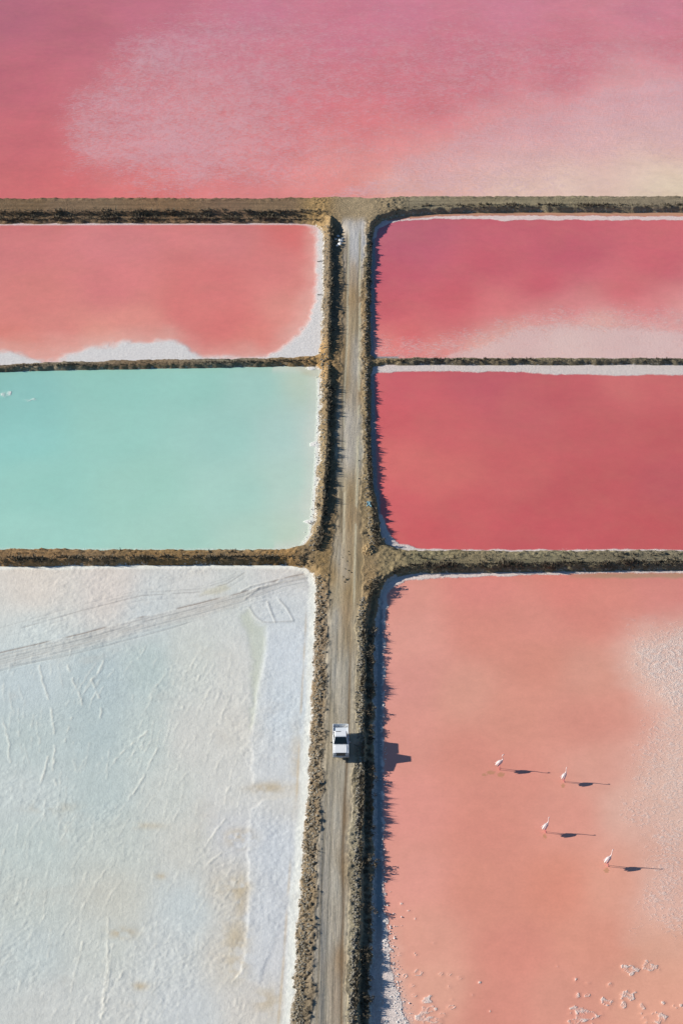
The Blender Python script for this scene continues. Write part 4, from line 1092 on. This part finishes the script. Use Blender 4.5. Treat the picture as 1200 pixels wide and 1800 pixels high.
def stick_mesh(seed, L):
    r = random.Random(seed)
    me = bpy.data.meshes.new('driftwood')
    pts = [Vector((L * (i / 5 - .5), r.uniform(-.06, .06) * L, .06 + r.uniform(0, .10) * (i % 2))) for i in range(6)]
    bm = bmesh.new(); prev = None
    def tube(pts, r0, r1):
        prev = None
        for i, p in enumerate(pts):
            rad = r0 + (r1 - r0) * i / (len(pts) - 1)
            ring = [bm.verts.new(p + Vector((0, math.cos(a * 1.0472) * rad, math.sin(a * 1.0472) * rad))) for a in range(6)]
            if prev:
                for k in range(6): bm.faces.new((prev[k], prev[(k + 1) % 6], ring[(k + 1) % 6], ring[k]))
            else: bm.faces.new(ring[::-1])
            prev = ring
        bm.faces.new(prev)
    tube(pts, .055, .025)
    tube([pts[2], pts[2] + Vector((.25, .12, .18)) * L * .5, pts[2] + Vector((.5, .2, .25)) * L * .5], .03, .012)
    tube([pts[3], pts[3] + Vector((.2, -.16, .14)) * L * .5], .03, .012)
    bm.normal_update(); bm.to_mesh(me); bm.free(); me.materials.append(MAT_WOOD)
    return me
for i, (px, py, L, rz, lab) in enumerate(((563, 460, 1.0, .25, 'dark driftwood stick on the white shore of the rose pond, nearer the far bank'),
                                     (563, 519, .9, -.1, 'dark driftwood stick on the white shore beside the middle of the rose pond'),
                                     (551, 920, 1.3, .08, 'dark driftwood branch on the lower right shore of the turquoise pond'))):
    x, y, z = place_px(px, py, .1)
    o = link(bpy.data.objects.new('driftwood', stick_mesh(i, L)))
    o.location = (x[0], y[0], max(z[0], .02)); o.rotation_euler = (0, 0, rz)
    tag(o, lab, 'driftwood')

# pale blue scrap on the right verge
x, y, z = place_px(648, 888, .7)
bm = bmesh.new(); bmesh.ops.create_grid(bm, x_segments=10, y_segments=12, size=.5)
from mathutils import noise as mnoise
for v in bm.verts:
    e = 1 + .35 * mnoise.noise(v.co * 3 + Vector((4, 2, 0)))
    v.co.x *= .55 * e; v.co.y *= 1.1 * e
    v.co.z = .16 + .14 * mnoise.noise(v.co * 4)
bmesh.ops.solidify(bm, geom=bm.faces[:], thickness=.01)
me = bpy.data.meshes.new('plastic_sheet'); bm.to_mesh(me); bm.free(); me.materials.append(simple('faded_blue_plastic', (.12, .24, .28), .6, 0, .2, 5.0))
o = link(bpy.data.objects.new('plastic_sheet', me)); o.location = (x[0], y[0], z[0])
tag(o, 'crumpled pale blue sheet lying on the right verge beside the red pond', 'sheet')

# ------------------------------------------------------------------ the pickup
PAINT = simple('white_paint', (.85, .85, .83), .32, 0, .03, 2.0, .5, .6)
GLASS = simple('dark_glass', (.012, .022, .026), .06, 0, 0, 1, .6)
BLACK = simple('black_trim', (.018, .018, .02), .6)
CHROME = simple('bright_metal', (.62, .63, .64), .28, .85)
RUBBER = simple('tyre_rubber', (.025, .025, .026), .85)
LAMP = simple('lamp_glass', (.75, .78, .78), .12)
RED = simple('red_lens', (.35, .02, .02), .2)
BEDM = simple('bed_paint', (.55, .57, .58), .55, 0, .12, 3.0)

def boxbm(bm, x0, x1, y0, y1, z0, z1):
    vs = [bm.verts.new((x, y, z)) for z in (z0, z1) for y in (y0, y1) for x in (x0, x1)]
    for f in ((0, 2, 3, 1), (4, 5, 7, 6), (0, 1, 5, 4), (2, 6, 7, 3), (0, 4, 6, 2), (1, 3, 7, 5)): bm.faces.new([vs[i] for i in f])
    return vs
def prismbm(bm, yz, x0, x1):
    a = [bm.verts.new((x0, y, z)) for y, z in yz]; b = [bm.verts.new((x1, y, z)) for y, z in yz]
    bm.faces.new(a); bm.faces.new(b[::-1])
    for i in range(len(yz)):
        j = (i + 1) % len(yz); bm.faces.new((a[j], a[i], b[i], b[j]))
def hull4(bm, lo, hi):
    """frustum between two quads"""
    a = [bm.verts.new(p) for p in lo]; b = [bm.verts.new(p) for p in hi]
    bm.faces.new(a[::-1]); bm.faces.new(b)
    for i in range(4):
        j = (i + 1) % 4; bm.faces.new((a[i], a[j], b[j], b[i]))
def fin(name, bm, mat, parent, bev=.0, seg=2, smooth=False):
    bmesh.ops.recalc_face_normals(bm, faces=bm.faces[:])
    if bev > 0:
        bmesh.ops.bevel(bm, geom=[e for e in bm.edges if e.calc_face_angle(0) > .35], offset=bev, segments=seg, affect='EDGES', clamp_overlap=True)
    me = bpy.data.meshes.new(name); bm.to_mesh(me); bm.free()
    me.materials.append(mat)
    if smooth:
        for p in me.polygons: p.use_smooth = True
    return link(bpy.data.objects.new(name, me), parent)
def face_panel(name, quad, inset, mat, parent, lift=.006):
    """pane lying just proud of a sloping quad (corners bl, br, tr, tl), inset by fractions (l, r, b, t)"""
    q = [Vector(p) for p in quad]; l, r_, b, t_ = inset
    def at(u, v): return (q[0] * (1 - u) + q[1] * u) * (1 - v) + (q[3] * (1 - u) + q[2] * u) * v
    c = [at(l, b), at(1 - r_, b), at(1 - r_, 1 - t_), at(l, 1 - t_)]
    n = (c[1] - c[0]).cross(c[3] - c[0]).normalized()
    bm = bmesh.new(); hull4(bm, [p - n * .004 for p in c], [p + n * lift for p in c])
    return fin(name, bm, mat, parent, .002, 1)

tx, ty, tz = place_px(598.6, 1312, 1.1)
truck = link(bpy.data.objects.new('pickup_truck', None))
TZ = float(np.mean(ground_z([tx[0] - .7, tx[0] + .7, tx[0] - .7, tx[0] + .7], [ty[0] - 1.4, ty[0] - 1.4, ty[0] + 1.4, ty[0] + 1.4])))
truck.location = (tx[0], ty[0], TZ)
truck.rotation_euler = (0, 0, math.radians(0.4)); truck.scale = (1.0, 1.0, 1.2)
tag(truck, 'white pickup truck driving down the middle of the dirt causeway road', 'pickup truck')
W2 = .865
def arch(yc, r, z0, n=7):
    return [(yc + r * math.cos(math.pi * k / n), z0 + r * math.sin(math.pi * k / n)) for k in range(n + 1)]
FRONT, REAR = -2.33, 2.33
prf = [(FRONT, .44), (FRONT - .01, .70), (FRONT + .03, .86), (-1.02, .97), (.60, 1.0), (.60, .42)] + [(-1.08, .42)] + [(y, z) for y, z in arch(-1.48, .40, .42)] + [(-1.95, .42)]
bm = bmesh.new(); prismbm(bm, prf, -W2, W2)
fin('body', bm, PAINT, truck, .035, 2)
bm = bmesh.new(); prismbm(bm, [(FRONT + .06, .86), (FRONT + .07, .895), (-1.6, .965), (-1.06, 1.0), (-1.06, .95)], -.66, .66)
hd = fin('hood', bm, PAINT, truck, .02, 2)
bm = bmesh.new()
for s in (-1, 1): prismbm(bm, [(FRONT + .12, .885), (FRONT + .13, .905), (-1.15, 1.005), (-1.12, .985)], s * .40 - .02, s * .40 + .02)
fin('crease', bm, PAINT, hd, .006, 1)
# cab
zc0, zc1 = .985, 1.50
lo = [(-.80, -1.02, zc0), (.80, -1.02, zc0), (.80, .58, zc0), (-.80, .58, zc0)]
hi = [(-.64, -.46, zc1), (.64, -.46, zc1), (.64, .46, zc1), (-.64, .46, zc1)]
bm = bmesh.new(); hull4(bm, lo, hi)
cab = fin('cab', bm, PAINT, truck, .03, 2)
bm = bmesh.new(); hull4(bm, [(-.665, -.50, zc1 - .01), (.665, -.50, zc1 - .01), (.665, .50, zc1 - .01), (-.665, .50, zc1 - .01)], [(-.60, -.42, zc1 + .055), (.60, -.42, zc1 + .055), (.60, .44, zc1 + .055), (-.60, .44, zc1 + .055)])
roof = fin('roof', bm, PAINT, truck, .025, 2)
bm = bmesh.new(); boxbm(bm, -.54, .02, .27, .37, zc1 + .05, zc1 + .068)
fin('roof_dark_strip', bm, BLACK, roof, .008, 1)  # thin dark strip across the rear left of the roof
ws = face_panel('windscreen', (lo[0], lo[1], hi[1], hi[0]), (.045, .045, .05, .05), GLASS, truck)
bm = bmesh.new()
for s in (-.32, .22): boxbm(bm, s, s + .34, -1.0 + .01, -.975 + .01, zc0 + .05, zc0 + .075)
fin('wiper', bm, BLACK, truck)
bm = bmesh.new(); boxbm(bm, -.62, .62, -.96, -.70, 1.0, 1.03); fin('dashboard', bm, simple('grey_dashboard', (.22, .22, .21), .8), cab, .01, 1)
face_panel('rear_window', (lo[2], lo[3], hi[3], hi[2]), (.08, .08, .15, .10), GLASS, truck)
for s in (-1, 1):
    bm = bmesh.new()
    xs_ = sorted((s * (W2 - .004), s * (W2 + .010)))
    boxbm(bm, xs_[0], xs_[1], -.92, .48, .50, .955)
    dr = fin('door', bm, PAINT, truck, .005, 1)
    bm = bmesh.new(); boxbm(bm, *sorted((s * (W2 + .008), s * (W2 + .035))), .24, .40, .84, .87); fin('handle', bm, CHROME, dr, .004, 1)
    q = (lo[3], lo[0], hi[0], hi[3]) if s < 0 else (lo[1], lo[2], hi[2], hi[1])
    face_panel('window', q, (.10, .16, .10, .12) if s < 0 else (.16, .10, .10, .12), GLASS, dr)
    bm = bmesh.new(); boxbm(bm, *sorted((s * .84, s * (W2 + .15))), -.80, -.745, 1.02, 1.045); boxbm(bm, *sorted((s * (W2 + .04), s * (W2 + .20))), -.83, -.75, .99, 1.13)
    fin('mirror', bm, CHROME if s > 0 else BLACK, truck, .01, 1)
# cargo bed
bm = bmesh.new()
rim, fl = 1.05, .60
boxbm(bm, -.78, .78, .66, 2.26, fl - .05, fl)
boxbm(bm, -.80, .80, .62, .68, fl - .05, rim + .0)
for s in (-1, 1):
    pr = [(.64, .42), (.64, rim)] + [(2.27, rim), (2.27, .50), (1.83, .45)] + [(y, z) for y, z in arch(1.42, .40, .44)] + [(.98, .42)]
    prismbm(bm, pr, *sorted((s * .80, s * W2)))
bed = fin('cargo_bed', bm, PAINT, truck, .015, 1)
bm = bmesh.new()
for k in range(7): boxbm(bm, -.62 + k * .19, -.55 + k * .19, .70, 2.24, fl + .002, fl + .02)
fin('bed_rib', bm, BEDM, bed)
bm = bmesh.new(); boxbm(bm, -.80, .80, 2.275, 2.325, .50, rim); tg_ = fin('tailgate', bm, PAINT, truck, .012, 1)
bm = bmesh.new(); boxbm(bm, -.10, .10, 2.326, 2.35, .90, .95); fin('handle', bm, BLACK, tg_, .004, 1)
for s in (-1, 1):
    bm = bmesh.new(); boxbm(bm, *sorted((s * .81, s * .862)), 2.272, 2.295, .62, .90); fin('tail_light', bm, RED, truck, .004, 1)
# nose
bm = bmesh.new(); boxbm(bm, -.50, .50, FRONT - .034, FRONT + .07, .61, .885)
gr = fin('grille', bm, BLACK, truck, .008, 1)
bm = bmesh.new()
for k in range(2): boxbm(bm, -.48, .48, FRONT - .042, FRONT - .030, .69 + k * .05, .70 + k * .05)
fin('grille_bar', bm, CHROME, gr)
for s in (-1, 1):
    for q in (.55, .73):
        bm = bmesh.new()
        bmesh.ops.create_cone(bm, cap_ends=True, segments=16, radius1=.078, radius2=.066, depth=.05, matrix=Matrix.Translation((s * q, FRONT - .03, .75)) @ Matrix.Rotation(math.pi / 2, 4, 'X'))
        fin('headlight', bm, LAMP, truck, .008, 1, True)
    bm = bmesh.new(); boxbm(bm, *sorted((s * .45, s * .83)), FRONT - .022, FRONT + .04, .63, .86); fin('headlight_surround', bm, simple('grey_trim', (.16, .17, .18), .5), truck, .008, 1)
    bm = bmesh.new(); boxbm(bm, *sorted((s * .60, s * .78)), FRONT - .10, FRONT - .075, .50, .54); fin('indicator', bm, simple('amber_lens', (.5, .2, .03), .2), truck, .004, 1)
bm = bmesh.new(); prismbm(bm, [(FRONT - .085, .43), (FRONT - .105, .50), (FRONT - .085, .575), (FRONT + .02, .59), (FRONT + .02, .42)], -.87, .87)
bp = fin('bumper', bm, simple('grey_bumper', (.42, .44, .46), .4, .3), truck, .012, 1)
bm = bmesh.new(); boxbm(bm, -.21, .21, FRONT - .125, FRONT - .108, .46, .56); fin('number_plate', bm, simple('plate_white', (.78, .78, .76), .5), bp, .004, 1)
bm = bmesh.new(); boxbm(bm, -.85, .85, 2.33, 2.42, .42, .52); fin('rear_bumper', bm, simple('grey_bumper_rear', (.42, .44, .46), .4, .3), truck, .012, 1)
bm = bmesh.new(); boxbm(bm, -.62, .62, -2.1, 2.1, .28, .43); fin('chassis', bm, BLACK, truck)
def lathe(prof_, n=24):
    bm = bmesh.new(); rings = []
    for r, a in prof_:
        rings.append([bm.verts.new((a, r * math.cos(6.28319 * k / n), r * math.sin(6.28319 * k / n))) for k in range(n)])
    for i in range(len(rings) - 1):
        for k in range(n): bm.faces.new((rings[i][k], rings[i][(k + 1) % n], rings[i + 1][(k + 1) % n], rings[i + 1][k]))
    bm.faces.new(rings[0][::-1]); bm.faces.new(rings[-1])
    return bm
for s in (-1, 1):
    for yc in (-1.48, 1.42):
        wv_ = fin('wheel', lathe([(.10, -.06), (.12, .06)], 16), BLACK, truck); wv_.location = (s * .74, yc, .335)
        fin('tyre', lathe([(.21, -.10), (.30, -.105), (.335, -.07), (.335, .07), (.30, .105), (.21, .10)]), RUBBER, wv_, 0, 1, True)
        fin('rim', lathe([(.20, -.085), (.205, .085), (.17, .07), (.06, .092)], 20), CHROME, wv_, 0, 1, True)
# load in the bed: its own thing
bm = bmesh.new(); boxbm(bm, -.69, .765, -.80, .28, 0, .42)
load = fin('cargo_board', bm, simple('white_load', (.74, .77, .78), .6, 0, .05, 2.0), None, .02, 2)
load.location = (tx[0], ty[0] + 1.52, TZ + fl * 1.2 + .03); load.rotation_euler = truck.rotation_euler
tag(load, 'white flat-topped load filling the open bed of the pickup', 'load')

# ------------------------------------------------------------------ flamingos
FEATHER = simple('pale_feather', (.74, .61, .57), .7, 0, .05, 5.0, .2)
LEG = simple('pink_leg', (.72, .22, .24), .6)
BILL = simple('black_bill', (.02, .018, .018), .5)
WINGM = simple('rosy_wing', (.72, .52, .50), .75, 0, .10, 9.0, .2)
FLIGHT = simple('black_flight_feather', (.03, .025, .03), .7)

def flamingo(px, py, heading, neck, sc, label, stride=.03):
    fx, fy = unproj(px, py, 0.0)
    root = link(bpy.data.objects.new('flamingo', None))
    root.location = (float(fx), float(fy), 0.0); root.rotation_euler = (0, 0, heading); root.scale = (sc, sc, sc)
    tag(root, label, 'flamingo', 'flamingos wading in the coral pond')
    pts = [(0.0, 0, .52)]; rad = [.112]; ed = []
    def chain(start, lst):
        p = start
        for (c, r) in lst:
            pts.append(c); rad.append(r); ed.append((p, len(pts) - 1)); p = len(pts) - 1
        return p
    chain(0, [((-.11, 0, .485), .098), ((-.20, 0, .445), .06), ((-.28, 0, .40), .024)])
    chest = chain(0, [((.09, 0, .55), .092), ((.155, 0, .59), .045)])
    end = chain(chest, neck)
    for s in (-1, 1):
        st = stride * s
        hip = chain(0, [((.0, s * .045, .43), .035)])
        chain(hip, [((.01 + st * .4, s * .045, .36), .020), ((-.005 + st * .8, s * .045, .215), .0165), ((.0 + st, s * .045, .10), .0125), ((.0 + st, s * .045, .018), .013), ((.035 + st, s * .05, .010), .014), ((.065 + st, s * .055, .008), .009)])
    me = bpy.data.meshes.new('flamingo_body'); me.from_pydata(pts, ed, [])
    o = bpy.data.objects.new('flamingo_body', me); COL.objects.link(o)
    sk = o.modifiers.new('skin', 'SKIN'); sk.use_smooth_shade = True
    for i, sv in enumerate(me.skin_vertices[0].data):
        sv.radius = (rad[i], rad[i]); sv.use_root = (i == 0)
    sb = o.modifiers.new('sub', 'SUBSURF'); sb.levels = 2; sb.render_levels = 2
    dg = bpy.context.evaluated_depsgraph_get()
    m2 = bpy.data.meshes.new_from_object(o.evaluated_get(dg))
    bpy.data.objects.remove(o)
    m2.name = 'body'
    m2.materials.clear()
    for m in (FEATHER, LEG, BILL): m2.materials.append(m)
    tip = Vector(neck[-1][0]); tip0 = Vector(neck[-2][0])
    for p in m2.polygons:
        c = p.center; p.use_smooth = True
        if c.z < .405 and c.x > -.12: p.material_index = 1
        elif (c - tip).length < (tip - tip0).length * .75: p.material_index = 2
    link(bpy.data.objects.new('body', m2), root)
    for s in (-1, 1):         # folded wings
        bm = bmesh.new(); bmesh.ops.create_uvsphere(bm, u_segments=16, v_segments=10, radius=1)
        for v in bm.verts:
            t = (v.co.x + 1) / 2
            v.co = Vector((v.co.x * .205, v.co.y * .030, v.co.z * (.045 + .055 * t)))
        wg = fin('wing', bm, WINGM, root, 0, 1, True)
        wg.location = (-.06, s * .098, .505); wg.rotation_euler = (s * .25, -.38, -s * .12)
        bm = bmesh.new()
        for k in range(4):
            hull4(bm, [(-.13 - .03 * k, -.006, -.030 + .008 * k), (-.05, -.006, -.040 + .01 * k), (-.05, .006, -.040 + .01 * k), (-.13 - .03 * k, .006, -.030 + .008 * k)],
                  [(-.13 - .03 * k, -.006, -.022 + .008 * k), (-.05, -.006, -.030 + .01 * k), (-.05, .006, -.030 + .01 * k), (-.13 - .03 * k, .006, -.022 + .008 * k)])
        ff = fin('flight_feathers', bm, FLIGHT, wg); ff.location = (0, s * .016, -.02)
    return root

N_S = [((.20, 0, .645), .030), ((.205, 0, .71), .024), ((.17, 0, .785), .022), ((.135, 0, .86), .021), ((.15, 0, .94), .022), ((.205, 0, .985), .027), ((.255, 0, .965), .022), ((.285, 0, .925), .014)]
N_UP = [((.185, 0, .65), .030), ((.19, 0, .73), .024), ((.175, 0, .82), .022), ((.175, 0, .91), .022), ((.205, 0, .98), .027), ((.25, 0, .975), .022), ((.28, 0, .94), .014)]
N_ST = [((.19, 0, .65), .030), ((.215, 0, .73), .024), ((.215, 0, .82), .022), ((.21, 0, .91), .022), ((.235, 0, .985), .027), ((.275, 0, .985), .022), ((.305, 0, .955), .014)]
N_FW = [((.20, 0, .65), .030), ((.225, 0, .73), .024), ((.235, 0, .82), .022), ((.245, 0, .91), .022), ((.275, 0, .985), .025), ((.315, 0, 1.0), .02), ((.345, 0, .975), .013)]
flamingo(877, 1352, math.radians(28), N_S, 1.92, 'leftmost flamingo, wading with its neck curled in an S and its bill to the right', .045)
flamingo(990, 1374, math.radians(52), N_UP, 1.78, 'right flamingo of the upper pair, neck held straight up', .03)
flamingo(957.5, 1463, math.radians(44), N_ST, 1.84, 'flamingo standing alone in the middle, below the upper pair', .03)
flamingo(1067, 1522, math.radians(38), N_FW, 1.92, 'lowest flamingo, pink-bodied, nearest the right edge and the bottom', .03)
